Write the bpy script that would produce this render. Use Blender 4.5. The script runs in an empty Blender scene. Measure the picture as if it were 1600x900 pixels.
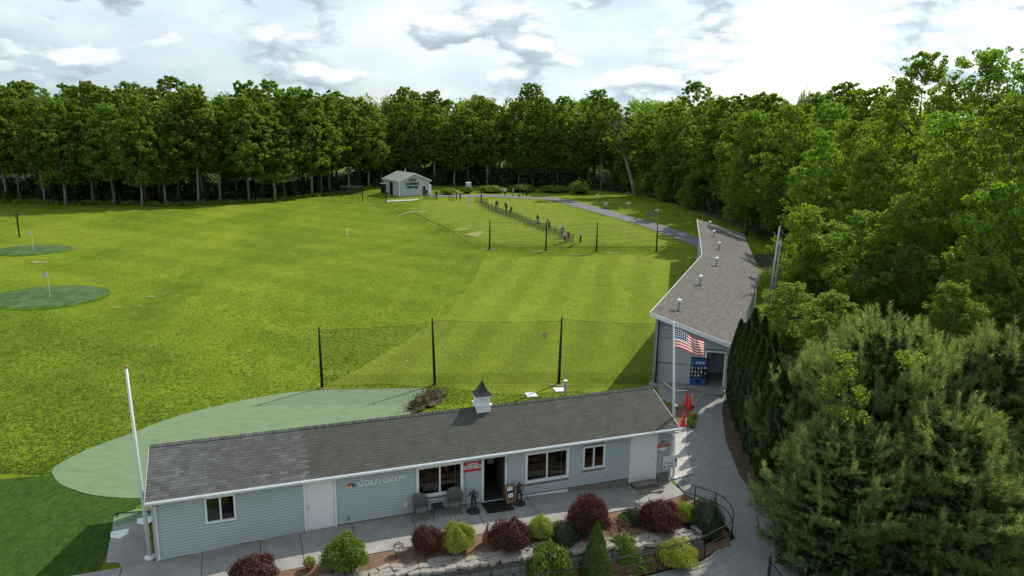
import bpy, bmesh, math, random
import numpy as np
from mathutils import Vector, Matrix
R = math.radians
rnd = random.Random(7)

# ------------------------------------------------------------------ camera, sky, sun, exposure
scene = bpy.context.scene
C = scene.collection
F_PX, HOR, ROLL, CAM_H = 1175.5, 258.0, R(0.8), 15.0       # focal length in 1600-px units
PITCH = math.atan(HOR / F_PX)
fw = Vector((0, math.cos(PITCH), -math.sin(PITCH)))
up0 = Vector((0, math.sin(PITCH), math.cos(PITCH)))
rt = math.cos(ROLL) * Vector((1, 0, 0)) + math.sin(ROLL) * up0
up = -math.sin(ROLL) * Vector((1, 0, 0)) + math.cos(ROLL) * up0
cam_d = bpy.data.cameras.new('camera'); cam_d.sensor_width = 36.0
cam_d.lens = F_PX / 1600 * 36.0; cam_d.clip_start = 0.5; cam_d.clip_end = 4000
cam = bpy.data.objects.new('camera', cam_d); C.objects.link(cam)
M3 = Matrix((rt, up, -fw)).transposed()
cam.matrix_world = Matrix.Translation((0, 0, CAM_H)) @ M3.to_4x4()
scene.camera = cam

SUN_EL = R(40.5); SUN_H = Vector((0.68, 0.73)).normalized()
sun_dir = Vector((SUN_H.x * math.cos(SUN_EL), SUN_H.y * math.cos(SUN_EL), math.sin(SUN_EL)))
sd = bpy.data.lights.new('sun', 'SUN'); sd.energy = 3.6; sd.angle = R(0.55); sd.color = (1.0, 0.93, 0.80)
so = bpy.data.objects.new('sun', sd); C.objects.link(so)
so.rotation_euler = (-sun_dir).to_track_quat('-Z', 'Y').to_euler(); so.location = (60, 80, 80)

world = bpy.data.worlds.new('World'); scene.world = world; world.use_nodes = True
def build_world():
    nt = world.node_tree; nt.nodes.clear(); N = nt.nodes.new; L = nt.links.new
    out = N('ShaderNodeOutputWorld'); bg = N('ShaderNodeBackground'); L(bg.outputs[0], out.inputs[0])
    sky = N('ShaderNodeTexSky'); sky.sky_type = 'NISHITA'; sky.sun_disc = False
    sky.sun_elevation = SUN_EL; sky.sun_rotation = math.atan2(SUN_H.x, SUN_H.y)
    sky.air_density = 1.0; sky.dust_density = 1.2; sky.ozone_density = 1.0
    tc = N('ShaderNodeTexCoord'); sep = N('ShaderNodeSeparateXYZ'); L(tc.outputs['Generated'], sep.inputs[0])
    # flat cloud deck: project the view direction on a plane overhead
    zc = N('ShaderNodeMath'); zc.operation = 'MAXIMUM'; L(sep.outputs[2], zc.inputs[0]); zc.inputs[1].default_value = 0.0
    za = N('ShaderNodeMath'); za.operation = 'ADD'; L(zc.outputs[0], za.inputs[0]); za.inputs[1].default_value = 0.11
    dx = N('ShaderNodeMath'); dx.operation = 'DIVIDE'; L(sep.outputs[0], dx.inputs[0]); L(za.outputs[0], dx.inputs[1])
    dy = N('ShaderNodeMath'); dy.operation = 'DIVIDE'; L(sep.outputs[1], dy.inputs[0]); L(za.outputs[0], dy.inputs[1])
    cmb = N('ShaderNodeCombineXYZ'); L(dx.outputs[0], cmb.inputs[0]); L(dy.outputs[0], cmb.inputs[1])
    def noise(scale, detail, rough, off, dist=0.0):
        mp = N('ShaderNodeMapping'); mp.inputs['Location'].default_value = off; L(cmb.outputs[0], mp.inputs[0])
        n = N('ShaderNodeTexNoise'); n.inputs['Scale'].default_value = scale; n.inputs['Detail'].default_value = detail
        n.inputs['Roughness'].default_value = rough; n.inputs['Distortion'].default_value = dist
        L(mp.outputs[0], n.inputs['Vector']); return n.outputs['Fac']
    def ramp(fac, stops):
        r = N('ShaderNodeValToRGB'); e = r.color_ramp.elements
        while len(e) < len(stops): e.new(0.5)
        for i, (p, c) in enumerate(stops): e[i].position = p; e[i].color = (c[0], c[1], c[2], 1)
        L(fac, r.inputs[0]); return r.outputs[0]
    def mix(f, a, b, mode='MIX'):
        m = N('ShaderNodeMix'); m.data_type = 'RGBA'; m.blend_type = mode
        if isinstance(f, float): m.inputs[0].default_value = f
        else: L(f, m.inputs[0])
        L(a, m.inputs[6])
        if isinstance(b, tuple): m.inputs[7].default_value = (*b, 1)
        else: L(b, m.inputs[7])
        return m.outputs[2]
    # thin bright veil over the blue, lit by the sky's own brightness (so brighter towards the sun)
    bw0 = N('ShaderNodeRGBToBW'); L(sky.outputs[0], bw0.inputs[0])
    pw = N('ShaderNodeMath'); pw.operation = 'POWER'; L(bw0.outputs[0], pw.inputs[0]); pw.inputs[1].default_value = 0.25
    bw = N('ShaderNodeMath'); bw.operation = 'MULTIPLY'; L(pw.outputs[0], bw.inputs[0]); bw.inputs[1].default_value = 3.25
    veil = N('ShaderNodeCombineColor')
    for k, g in enumerate((0.955, 1.04, 1.09)):
        mm = N('ShaderNodeMath'); mm.operation = 'MULTIPLY'; L(bw.outputs[0], mm.inputs[0]); mm.inputs[1].default_value = g
        L(mm.outputs[0], veil.inputs[k])
    vf = ramp(noise(0.45, 4, 0.55, (3.1, 1.7, 0)), [(0.30, (0.55,) * 3), (0.62, (1,) * 3)])
    base = mix(vf, sky.outputs[0], veil.outputs[0])
    # heaped clouds: lit heads, grey bellies; laid out by direction, wider than tall
    def cnoise(dz, scale, detail, rough, off):
        mp = N('ShaderNodeMapping'); mp.inputs['Location'].default_value = (off[0], off[1], off[2] + dz); mp.inputs['Scale'].default_value = (1.0, 1.0, 2.5); L(tc.outputs['Generated'], mp.inputs[0])
        n = N('ShaderNodeTexNoise'); n.inputs['Scale'].default_value = scale; n.inputs['Detail'].default_value = detail; n.inputs['Roughness'].default_value = rough; n.inputs['Distortion'].default_value = 0.0
        L(mp.outputs[0], n.inputs['Vector']); return n.outputs['Fac']
    OFF = (2.3, 0.4, 1.15)
    c0 = cnoise(0.0, 7.2, 9, 0.54, OFF); c1 = cnoise(0.045, 7.2, 9, 0.54, OFF)
    mask = ramp(c0, [(0.487, (0, 0, 0)), (0.54, (1, 1, 1))])
    df = N('ShaderNodeMath'); df.operation = 'SUBTRACT'; L(c0, df.inputs[0]); L(c1, df.inputs[1])
    ds = N('ShaderNodeMath'); ds.operation = 'MULTIPLY_ADD'; L(df.outputs[0], ds.inputs[0]); ds.inputs[1].default_value = 4.0; ds.inputs[2].default_value = 0.38
    shade = ramp(ds.outputs[0], [(0.10, (0.47, 0.52, 0.56)), (0.45, (0.63, 0.69, 0.73)), (0.75, (1.0, 1.0, 0.99))])
    soft = ramp(cnoise(0.3, 3.0, 7, 0.55, (5.1, 2.2, 0.4)), [(0.38, (0.66, 0.735, 0.785)), (0.60, (1.0, 1.0, 1.0))])
    base = mix(1.0, base, soft, 'MULTIPLY')
    base = mix(mask, base, mix(1.0, veil.outputs[0], shade, 'MULTIPLY'))
    L(base, bg.inputs[0]); bg.inputs[1].default_value = 0.15
build_world()
scene.view_settings.view_transform = 'Standard'; scene.view_settings.look = 'None'
scene.view_settings.gamma = 1.0; scene.view_settings.use_curve_mapping = False
scene.view_settings.exposure = 0.45
scene.render.engine = 'CYCLES'
scene.cycles.use_denoising = True
scene.cycles.max_bounces = 8; scene.cycles.diffuse_bounces = 5; scene.cycles.transmission_bounces = 6
scene.cycles.transparent_max_bounces = 12; scene.cycles.glossy_bounces = 2

# ------------------------------------------------------------------ the lie of the land
B0 = np.array([-12.34, 23.73]); YAW = R(19.9)
BU = np.array([math.cos(YAW), math.sin(YAW)]); BV = np.array([-math.sin(YAW), math.cos(YAW)])
def sm(t):
    t = np.clip(t, 0, 1); return t * t * (3 - 2 * t)
WALL_A = [1, 7.3, 8.8, 12.5, 16.3, 17.9, 19.2]; WALL_B = [-3.3, -3.72, -3.93, -4.12, -4.42, -4.42, -4.36]
def wall_b(a): return np.interp(a, WALL_A, WALL_B)
BANK0 = np.array([-29.0, 150.0]); BANK1 = np.array([-2.0, 84.0])
bd = (BANK1 - BANK0) / np.linalg.norm(BANK1 - BANK0); bn = np.array([-bd[1], bd[0]])
def T(x, y):
    x = np.asarray(x, float); y = np.asarray(y, float)
    a = (x - B0[0]) * BU[0] + (y - B0[1]) * BU[1]; b = (x - B0[0]) * BV[0] + (y - B0[1]) * BV[1]
    z = np.interp(a, [-6, 0, 4, 6, 11, 15, 18, 20.6, 24], [-.26, -.24, -.03, 0, 0, -.1, -.34, -.46, -.48]) * (1 - sm((b - 5) / 7))
    z = z - 0.10 * np.clip(-b - 1, 0, 14) * sm((a - 18.3) / 1.6)
    low = -1.0 - z
    m = sm((wall_b(a) - 0.12 - b) / 0.25) * sm((19.9 - a) / 0.9) * sm((a + 1) / 2)
    z = z + m * low
    s = (x - BANK0[0]) * bn[0] + (y - BANK0[1]) * bn[1]          # right of the bank line is the raised tee
    z = z + 0.75 * sm(s / 3.5 + 0.5) * sm((y - 87.5) / 3.0)
    z = z + 0.22 * np.sin(x * 0.09 + 1.0) * np.sin(y * 0.07) * sm((y - 48) / 15) * sm((14 - x) / 10)
    z = z + 0.11 * np.sin(x * 0.31 + 0.5 * np.sin(y * .2)) * np.sin(y * 0.27 + 1) * sm((y - 46) / 10) * sm((10 - x) / 8)
    return z
def t1(x, y): return float(T(x, y))
def px_ray(x, y):
    return fw + (x - 800) / F_PX * rt - (y - 450) / F_PX * up
def gp(x, y, z=None):
    """the spot on the land (or on the level z) seen at this place of the photo"""
    d = px_ray(x, y); zz = 0.0 if z is None else z
    for _ in range(14 if z is None else 1):
        t = (zz - CAM_H) / d.z; p = (d.x * t, d.y * t)
        if z is None: zz = 0.5 * zz + 0.5 * t1(*p) if _ < 12 else t1(*p)
    return Vector((p[0], p[1], zz))
def at(x, y, Y):
    d = px_ray(x, y); t = Y / d.y
    return Vector((d.x * t, Y, CAM_H + d.z * t))
def AB(a, b): return (B0[0] + a * BU[0] + b * BV[0], B0[1] + a * BU[1] + b * BV[1])

# ------------------------------------------------------------------ materials
MATS = {}
def pm(name, col, rough=0.8, var=0.12, scale=6.0, bump=0.0, bscale=60.0, metal=0.0, spec=0.3, col2=None, detail=4.0, stretch=None):
    m = bpy.data.materials.new(name); m.use_nodes = True; nt = m.node_tree; N = nt.nodes.new; L = nt.links.new
    p = nt.nodes['Principled BSDF']; p.inputs['Roughness'].default_value = rough; p.inputs['Metallic'].default_value = metal
    p.inputs['Specular IOR Level'].default_value = spec
    tc = N('ShaderNodeTexCoord'); src = tc.outputs['Object']
    if stretch:
        mp = N('ShaderNodeMapping'); mp.inputs['Scale'].default_value = stretch; L(src, mp.inputs[0]); src = mp.outputs[0]
    n = N('ShaderNodeTexNoise'); n.inputs['Scale'].default_value = scale; n.inputs['Detail'].default_value = detail; n.inputs['Roughness'].default_value = 0.6
    L(src, n.inputs['Vector'])
    r = N('ShaderNodeValToRGB'); r.color_ramp.elements[0].position = 0.32; r.color_ramp.elements[1].position = 0.68
    c2 = col2 or tuple(min(1, c * (1 + var)) for c in col); c1 = col if col2 else tuple(c * (1 - var) for c in col)
    r.color_ramp.elements[0].color = (*c1, 1); r.color_ramp.elements[1].color = (*c2, 1)
    L(n.outputs['Fac'], r.inputs[0]); L(r.outputs[0], p.inputs['Base Color'])
    if bump:
        n2 = N('ShaderNodeTexNoise'); n2.inputs['Scale'].default_value = bscale; n2.inputs['Detail'].default_value = 3; L(src, n2.inputs['Vector'])
        b = N('ShaderNodeBump'); b.inputs['Strength'].default_value = bump; b.inputs['Distance'].default_value = 0.02
        L(n2.outputs['Fac'], b.inputs['Height']); L(b.outputs[0], p.inputs['Normal'])
    MATS[name] = m; return m
def leafm(name, ca, cb, tr=0.42, tcol=None, tint=0.25):
    m = bpy.data.materials.new(name); m.use_nodes = True; nt = m.node_tree; nt.nodes.clear(); N = nt.nodes.new; L = nt.links.new
    out = N('ShaderNodeOutputMaterial'); geo = N('ShaderNodeNewGeometry'); oi = N('ShaderNodeObjectInfo')
    mx = N('ShaderNodeMix'); mx.data_type = 'RGBA'; L(geo.outputs['Random Per Island'], mx.inputs[0])
    mx.inputs[6].default_value = (*ca, 1); mx.inputs[7].default_value = (*cb, 1)
    hs = N('ShaderNodeHueSaturation'); L(mx.outputs[2], hs.inputs['Color'])
    mr = N('ShaderNodeMapRange'); L(oi.outputs['Random'], mr.inputs[0]); mr.inputs[3].default_value = 1 - tint; mr.inputs[4].default_value = 1 + tint
    L(mr.outputs[0], hs.inputs['Value'])
    mh = N('ShaderNodeMath'); mh.operation = 'MULTIPLY_ADD'; L(oi.outputs['Random'], mh.inputs[0]); mh.inputs[1].default_value = 0.016; mh.inputs[2].default_value = 0.497
    L(mh.outputs[0], hs.inputs['Hue'])
    d = N('ShaderNodeBsdfDiffuse'); L(hs.outputs[0], d.inputs[0])
    t = N('ShaderNodeBsdfTranslucent')
    mt = N('ShaderNodeMix'); mt.data_type = 'RGBA'; mt.blend_type = 'MULTIPLY'; mt.inputs[0].default_value = 1.0
    L(hs.outputs[0], mt.inputs[6]); mt.inputs[7].default_value = (*(tcol or (1.45, 1.6, 0.5)), 1); L(mt.outputs[2], t.inputs[0])
    a = N('ShaderNodeMixShader'); a.inputs[0].default_value = tr; L(d.outputs[0], a.inputs[1]); L(t.outputs[0], a.inputs[2])
    g = N('ShaderNodeBsdfGlossy'); g.inputs['Roughness'].default_value = 0.45; g.inputs[0].default_value = (0.8, 0.9, 0.8, 1)
    a2 = N('ShaderNodeMixShader'); a2.inputs[0].default_value = 0.03; L(a.outputs[0], a2.inputs[1]); L(g.outputs[0], a2.inputs[2])
    L(a2.outputs[0], out.inputs[0]); MATS[name] = m; return m
def netm(name, dens, col=(0.03, 0.045, 0.03)):
    m = bpy.data.materials.new(name); m.use_nodes = True; nt = m.node_tree; nt.nodes.clear(); N = nt.nodes.new; L = nt.links.new
    out = N('ShaderNodeOutputMaterial'); t = N('ShaderNodeBsdfTransparent'); d = N('ShaderNodeBsdfDiffuse'); d.inputs[0].default_value = (*col, 1)
    tc = N('ShaderNodeTexCoord'); n = N('ShaderNodeTexNoise'); n.inputs['Scale'].default_value = 0.8; L(tc.outputs['Object'], n.inputs['Vector'])
    mr = N('ShaderNodeMapRange'); L(n.outputs['Fac'], mr.inputs[0]); mr.inputs[3].default_value = dens * 0.7; mr.inputs[4].default_value = dens * 1.3
    x = N('ShaderNodeMixShader'); L(mr.outputs[0], x.inputs[0]); L(t.outputs[0], x.inputs[1]); L(d.outputs[0], x.inputs[2]); L(x.outputs[0], out.inputs[0])
    MATS[name] = m; return m
def grassm(name, dark, mid, lite, stripe=None, bump=0.6, spots=0.0, straw=(0.21, 0.19, 0.06), texscale=1.0):
    m = bpy.data.materials.new(name); m.use_nodes = True; nt = m.node_tree; N = nt.nodes.new; L = nt.links.new
    p = nt.nodes['Principled BSDF']; p.inputs['Roughness'].default_value = 1.0; p.inputs['Specular IOR Level'].default_value = 0.03
    tc = N('ShaderNodeTexCoord'); pos = tc.outputs['Object']
    def noise(scale, detail=4, rough=0.6, st=None, rot=0, dist=0.0):
        v = pos
        if st:
            mp = N('ShaderNodeMapping'); mp.inputs['Scale'].default_value = st; mp.inputs['Rotation'].default_value = (0, 0, rot); L(pos, mp.inputs[0]); v = mp.outputs[0]
        n = N('ShaderNodeTexNoise'); n.inputs['Scale'].default_value = scale; n.inputs['Detail'].default_value = detail
        n.inputs['Roughness'].default_value = rough; n.inputs['Distortion'].default_value = dist; L(v, n.inputs['Vector']); return n.outputs['Fac']
    def ramp(f, stops):
        r = N('ShaderNodeValToRGB'); e = r.color_ramp.elements
        while len(e) < len(stops): e.new(0.5)
        for i, (q, c) in enumerate(stops): e[i].position = q; e[i].color = (*c, 1)
        L(f, r.inputs[0]); return r.outputs[0]
    def mix(f, a, b, mode='MIX'):
        x = N('ShaderNodeMix'); x.data_type = 'RGBA'; x.blend_type = mode
        if isinstance(f, float): x.inputs[0].default_value = f
        else: L(f, x.inputs[0])
        L(a, x.inputs[6]); L(b, x.inputs[7]); return x.outputs[2]
    big = ramp(noise(0.055 * texscale, 6, 0.60, (1.0, 0.45, 1.0), R(-28), 0.8), [(0.34, dark), (0.5, mid), (0.66, lite)])
    med = ramp(noise(0.8 * texscale, 5, 0.65, (1.0, 0.55, 1), R(20)), [(0.3, tuple(c * 0.72 for c in mid)), (0.7, tuple(min(1, c * 1.25) for c in lite))])
    col = mix(0.32, big, med)
    fine = ramp(noise(7.0, 4, 0.7, (1, 0.45, 1), R(12)), [(0.3, (0.62,) * 3), (0.7, (1.3,) * 3)])
    col = mix(1.0, col, fine, 'MULTIPLY')
    if stripe:
        w = N('ShaderNodeTexWave'); w.inputs['Scale'].default_value = stripe[0]; w.inputs['Distortion'].default_value = 1.2; w.inputs['Detail'].default_value = 2
        mp = N('ShaderNodeMapping'); mp.inputs['Rotation'].default_value = (0, 0, stripe[1]); L(pos, mp.inputs[0]); L(mp.outputs[0], w.inputs['Vector'])
        col = mix(1.0, col, ramp(w.outputs['Fac'], [(0.2, (1 - stripe[2],) * 3), (0.8, (1 + stripe[2],) * 3)]), 'MULTIPLY')
    if spots:
        sp = ramp(noise(0.55, 6, 0.7, (0.6, 1.2, 1), R(-30)), [(0.66 - spots, (0, 0, 0)), (0.80 - spots, (1, 1, 1))])
        rgb = N('ShaderNodeRGB'); rgb.outputs[0].default_value = (*straw, 1)
        h = N('ShaderNodeMath'); h.operation = 'MULTIPLY'; L(sp, h.inputs[0]); h.inputs[1].default_value = 0.55
        col = mix(h.outputs[0], col, rgb.outputs[0])
    if spots:       # divots and range balls
        vo = N('ShaderNodeTexVoronoi'); vo.inputs['Scale'].default_value = 0.9; L(pos, vo.inputs['Vector'])
        sx = N('ShaderNodeSeparateColor'); L(vo.outputs['Color'], sx.inputs[0])
        g1 = N('ShaderNodeMath'); g1.operation = 'GREATER_THAN'; L(sx.outputs[0], g1.inputs[0]); g1.inputs[1].default_value = 0.86
        g2 = N('ShaderNodeMath'); g2.operation = 'LESS_THAN'; L(vo.outputs['Distance'], g2.inputs[0]); g2.inputs[1].default_value = 0.075
        g3 = N('ShaderNodeMath'); g3.operation = 'MULTIPLY'; L(g1.outputs[0], g3.inputs[0]); L(g2.outputs[0], g3.inputs[1])
        g4 = N('ShaderNodeMath'); g4.operation = 'MULTIPLY'; L(g3.outputs[0], g4.inputs[0]); g4.inputs[1].default_value = 0.75
        rg = N('ShaderNodeRGB'); rg.outputs[0].default_value = (0.42, 0.42, 0.30, 1); col = mix(g4.outputs[0], col, rg.outputs[0])
    L(col, p.inputs['Base Color'])
    b = N('ShaderNodeBump'); b.inputs['Strength'].default_value = bump; b.inputs['Distance'].default_value = 0.10
    L(noise(2.6, 6, 0.72, (1, 0.6, 1)), b.inputs['Height']); L(b.outputs[0], p.inputs['Normal'])
    MATS[name] = m; return m
def shinglem(name, c1, c2):
    """colour from a per-piece tint attribute plus grit"""
    m = bpy.data.materials.new(name); m.use_nodes = True; nt = m.node_tree; N = nt.nodes.new; L = nt.links.new
    p = nt.nodes['Principled BSDF']; p.inputs['Roughness'].default_value = 0.92; p.inputs['Specular IOR Level'].default_value = 0.2
    at_ = N('ShaderNodeAttribute'); at_.attribute_name = 'tint'
    n = N('ShaderNodeTexNoise'); n.inputs['Scale'].default_value = 1.3; n.inputs['Detail'].default_value = 6; n.inputs['Roughness'].default_value = .7
    geo = N('ShaderNodeNewGeometry'); mp = N('ShaderNodeMapping'); mp.inputs['Scale'].default_value = (1.6, .6, .6); L(geo.outputs['Position'], mp.inputs[0]); L(mp.outputs[0], n.inputs['Vector'])
    mx = N('ShaderNodeMix'); mx.data_type = 'RGBA'; mx.inputs[6].default_value = (*c1, 1); mx.inputs[7].default_value = (*c2, 1); L(n.outputs['Fac'], mx.inputs[0])
    mu = N('ShaderNodeMix'); mu.data_type = 'RGBA'; mu.blend_type = 'MULTIPLY'; mu.inputs[0].default_value = 1.0
    L(mx.outputs[2], mu.inputs[6]); L(at_.outputs['Color'], mu.inputs[7]); L(mu.outputs[2], p.inputs['Base Color'])
    MATS[name] = m; return m
def glassm(name, col=(0.02, 0.025, 0.03)):
    m = bpy.data.materials.new(name); m.use_nodes = True; nt = m.node_tree; nt.nodes.clear(); N = nt.nodes.new; L = nt.links.new
    out = N('ShaderNodeOutputMaterial'); t = N('ShaderNodeBsdfTransparent'); t.inputs[0].default_value = (0.55, 0.6, 0.6, 1)
    g = N('ShaderNodeBsdfGlossy'); g.inputs['Roughness'].default_value = 0.02; fr = N('ShaderNodeFresnel'); fr.inputs[0].default_value = 1.5
    x = N('ShaderNodeMixShader'); L(fr.outputs[0], x.inputs[0]); L(t.outputs[0], x.inputs[1]); L(g.outputs[0], x.inputs[2]); L(x.outputs[0], out.inputs[0])
    MATS[name] = m; return m

grassm('field_grass', (0.062, 0.126, 0.011), (0.114, 0.178, 0.014), (0.184, 0.232, 0.021), stripe=(0.045, R(-60), 0.05), bump=1.0, spots=0.02)
grassm('mown_grass', (0.118, 0.180, 0.016), (0.150, 0.205, 0.020), (0.190, 0.230, 0.030), stripe=(0.085, R(10), 0.075), bump=0.5, spots=0.05)
grassm('tee_grass', (0.110, 0.168, 0.017), (0.142, 0.196, 0.021), (0.182, 0.220, 0.032), stripe=(0.10, R(60), 0.05), bump=0.4, spots=0.04)
grassm('dark_turf', (0.030, 0.068, 0.013), (0.042, 0.083, 0.016), (0.054, 0.095, 0.019), bump=0.25, texscale=2)
grassm('green_turf', (0.055, 0.105, 0.040), (0.075, 0.128, 0.048), (0.096, 0.150, 0.058), bump=0.15, texscale=2)
grassm('collar_grass', (0.050, 0.105, 0.008), (0.070, 0.128, 0.010), (0.092, 0.150, 0.012), bump=1.0)
pm('straw', (0.165, 0.185, 0.04), 0.95, scale=1.4, col2=(0.27, 0.26, 0.10), bump=.4, bscale=8)
pm('mat_turf', (0.130, 0.200, 0.105), 0.9, scale=1.1, col2=(0.175, 0.242, 0.138), bump=0.25, bscale=30, stretch=(1, 2.2, 1), detail=7)
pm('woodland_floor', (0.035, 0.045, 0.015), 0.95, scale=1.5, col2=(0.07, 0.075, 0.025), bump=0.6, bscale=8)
pm('asphalt', (0.21, 0.215, 0.215), 0.92, scale=3.5, col2=(0.275, 0.28, 0.275), bump=0.35, bscale=70, detail=8)
pm('path_asphalt', (0.13, 0.13, 0.14), 0.92, scale=1.2, col2=(0.175, 0.173, 0.18), bump=0.2, bscale=40, detail=8)
pm('concrete', (0.225, 0.225, 0.212), 0.88, scale=1.6, col2=(0.325, 0.318, 0.30), bump=0.15, bscale=60, detail=8)
pm('pale_concrete', (0.36, 0.355, 0.335), 0.88, scale=2.0, col2=(0.46, 0.45, 0.43), bump=0.15, bscale=60, detail=8)
pm('foundation', (0.16, 0.155, 0.145), 0.9, scale=5, col2=(0.24, 0.235, 0.22), bump=0.3, bscale=30)
pm('mulch', (0.11, 0.062, 0.040), 0.95, scale=14, col2=(0.235, 0.150, 0.100), bump=1.0, bscale=40, detail=8)
pm('soil', (0.045, 0.035, 0.022), 0.95, scale=6, col2=(0.12, 0.10, 0.05), bump=1.0, bscale=14)
pm('siding', (0.385, 0.445, 0.472), 0.55, var=0.05, scale=1.2, spec=0.35)
pm('pale_siding', (0.47, 0.52, 0.56), 0.6, var=0.04, scale=1.2, spec=0.3)
pm('white_paint', (0.74, 0.77, 0.79), 0.5, var=0.03, scale=4, spec=0.4)
pm('white_metal', (0.66, 0.68, 0.70), 0.35, var=0.04, scale=4, spec=0.5)
pm('galvanised', (0.42, 0.44, 0.46), 0.45, var=0.10, scale=6, metal=0.6)
pm('black_metal', (0.018, 0.018, 0.02), 0.45, var=0.15, scale=10, spec=0.4)
pm('black_wood', (0.016, 0.015, 0.014), 0.8, var=0.25, scale=6, spec=0.2)
pm('black_rubber', (0.012, 0.012, 0.013), 0.9, var=0.2, scale=40, bump=0.5, bscale=120)
pm('dark_room', (0.05, 0.048, 0.045), 0.9, var=0.2, scale=2)
pm('bronze', (0.045, 0.046, 0.052), 0.5, var=0.4, scale=14, metal=0.35, spec=0.4, bump=0.4, bscale=30)
pm('wicker', (0.17, 0.165, 0.155), 0.85, var=0.35, scale=60, bump=1.0, bscale=120)
pm('oak', (0.28, 0.18, 0.085), 0.6, var=0.2, scale=8, stretch=(1, 1, 6))
pm('paper', (0.75, 0.75, 0.73), 0.8, var=0.03)
pm('red_paint', (0.50, 0.035, 0.04), 0.5, var=0.08)
pm('orange_paint', (0.65, 0.10, 0.05), 0.5, var=0.08)
pm('cone_red', (0.75, 0.05, 0.06), 0.5, var=0.08)
pm('yellow_paint', (0.75, 0.55, 0.05), 0.5, var=0.08)
pm('blue_paint', (0.025, 0.075, 0.32), 0.35, var=0.08, spec=0.5)
pm('navy', (0.02, 0.03, 0.09), 0.7, var=0.1)
pm('purple_paint', (0.18, 0.08, 0.35), 0.5)
pm('teal_paint', (0.03, 0.25, 0.22), 0.5)
pm('grey_print', (0.20, 0.22, 0.24), 0.6, var=0.25, scale=20)
pm('terracotta', (0.42, 0.16, 0.08), 0.8, var=0.15)
pm('rust', (0.26, 0.11, 0.06), 0.85, var=0.35, scale=18)
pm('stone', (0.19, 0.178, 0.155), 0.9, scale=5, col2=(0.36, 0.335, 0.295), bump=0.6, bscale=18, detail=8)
pm('shaded_stone', (0.10, 0.098, 0.092), 0.9, scale=5, col2=(0.20, 0.19, 0.18), bump=0.7, bscale=14, detail=8)  # stone darkened for the wall face, its shade put into the colour
pm('mortar', (0.10, 0.095, 0.085), 0.95, scale=9, bump=0.5)
pm('brick', (0.17, 0.145, 0.13), 0.9, scale=7, col2=(0.27, 0.235, 0.21), bump=0.4, bscale=30)
pm('bark', (0.085, 0.075, 0.062), 0.95, scale=5, col2=(0.16, 0.145, 0.125), bump=0.8, bscale=14, stretch=(1, 1, 0.25))
pm('pale_bark', (0.16, 0.148, 0.128), 0.95, scale=4, col2=(0.27, 0.255, 0.225), bump=0.6, bscale=14, stretch=(1, 1, 0.3))
pm('metal_roof', (0.27, 0.285, 0.265), 0.6, var=0.08, scale=1.5, spec=0.3)
pm('skin', (0.42, 0.25, 0.17), 0.6, var=0.05); pm('hair', (0.03, 0.02, 0.015), 0.8)
pm('cloth_white', (0.62, 0.63, 0.65), 0.85, var=0.05); pm('cloth_black', (0.015, 0.015, 0.018), 0.9); pm('cloth_grey', (0.23, 0.25, 0.28), 0.9)
pm('cloth_blue', (0.07, 0.12, 0.30), 0.9); pm('cloth_red', (0.32, 0.04, 0.04), 0.9); pm('cloth_tan', (0.33, 0.29, 0.22), 0.9)
leafm('leaf_forest', (0.092, 0.155, 0.016), (0.165, 0.232, 0.026), 0.58, (1.8, 1.9, .5), tint=.16)
leafm('leaf_forest_pale', (0.106, 0.165, 0.020), (0.180, 0.238, 0.032), 0.58, (1.8, 1.9, .5), tint=.16)
leafm('leaf_bright', (0.120, 0.195, 0.016), (0.190, 0.265, 0.026), 0.58, (1.8, 1.9, .5), tint=.15)
leafm('leaf_shaded', (0.032, 0.062, 0.013), (0.056, 0.092, 0.018), 0.35)  # leaf colour darkened to carry the shade inside and under foliage
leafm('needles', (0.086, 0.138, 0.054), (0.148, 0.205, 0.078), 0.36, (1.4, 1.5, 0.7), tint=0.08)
leafm('needles_pale', (0.175, 0.235, 0.075), (0.260, 0.315, 0.110), 0.42, (1.5, 1.5, 0.7), tint=0.08)
leafm('arbor_leaf', (0.024, 0.050, 0.011), (0.050, 0.082, 0.018), 0.28, tint=0.12)
leafm('leaf_grass', (0.088, 0.155, 0.016), (0.165, 0.220, 0.026), 0.5, (1.5, 1.6, .5))
leafm('leaf_red', (0.052, 0.013, 0.015), (0.115, 0.030, 0.030), 0.30, (1.5, 0.8, 0.7), tint=0.15)
leafm('leaf_lime', (0.230, 0.285, 0.035), (0.360, 0.395, 0.075), 0.35, (1.3, 1.3, 0.6), tint=0.1)
leafm('leaf_green', (0.085, 0.150, 0.018), (0.150, 0.225, 0.028), 0.35, (1.4, 1.4, 0.6), tint=0.1)
leafm('leaf_gold', (0.230, 0.250, 0.020), (0.340, 0.350, 0.035), 0.35, (1.3, 1.2, 0.5), tint=0.1)
leafm('leaf_juniper', (0.030, 0.055, 0.028), (0.062, 0.090, 0.042), 0.2, (1.3, 1.3, 0.8), tint=0.1)
leafm('leaf_spruce', (0.055, 0.105, 0.014), (0.095, 0.160, 0.022), 0.25, (1.4, 1.4, 0.6), tint=0.1)
netm('net', 0.17); netm('far_net', 0.07); netm('cage_net', 0.25, (0.02, 0.03, 0.025)); netm('chain_link', 0.40, (0.10, 0.11, 0.11)); netm('pole_net', 0.30, (0.12, 0.14, 0.12))
glassm('glass')
shinglem('shingle_dark', (0.046, 0.050, 0.044), (0.094, 0.098, 0.088))
shinglem('shingle_tan', (0.094, 0.089, 0.080), (0.136, 0.129, 0.117))

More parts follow.
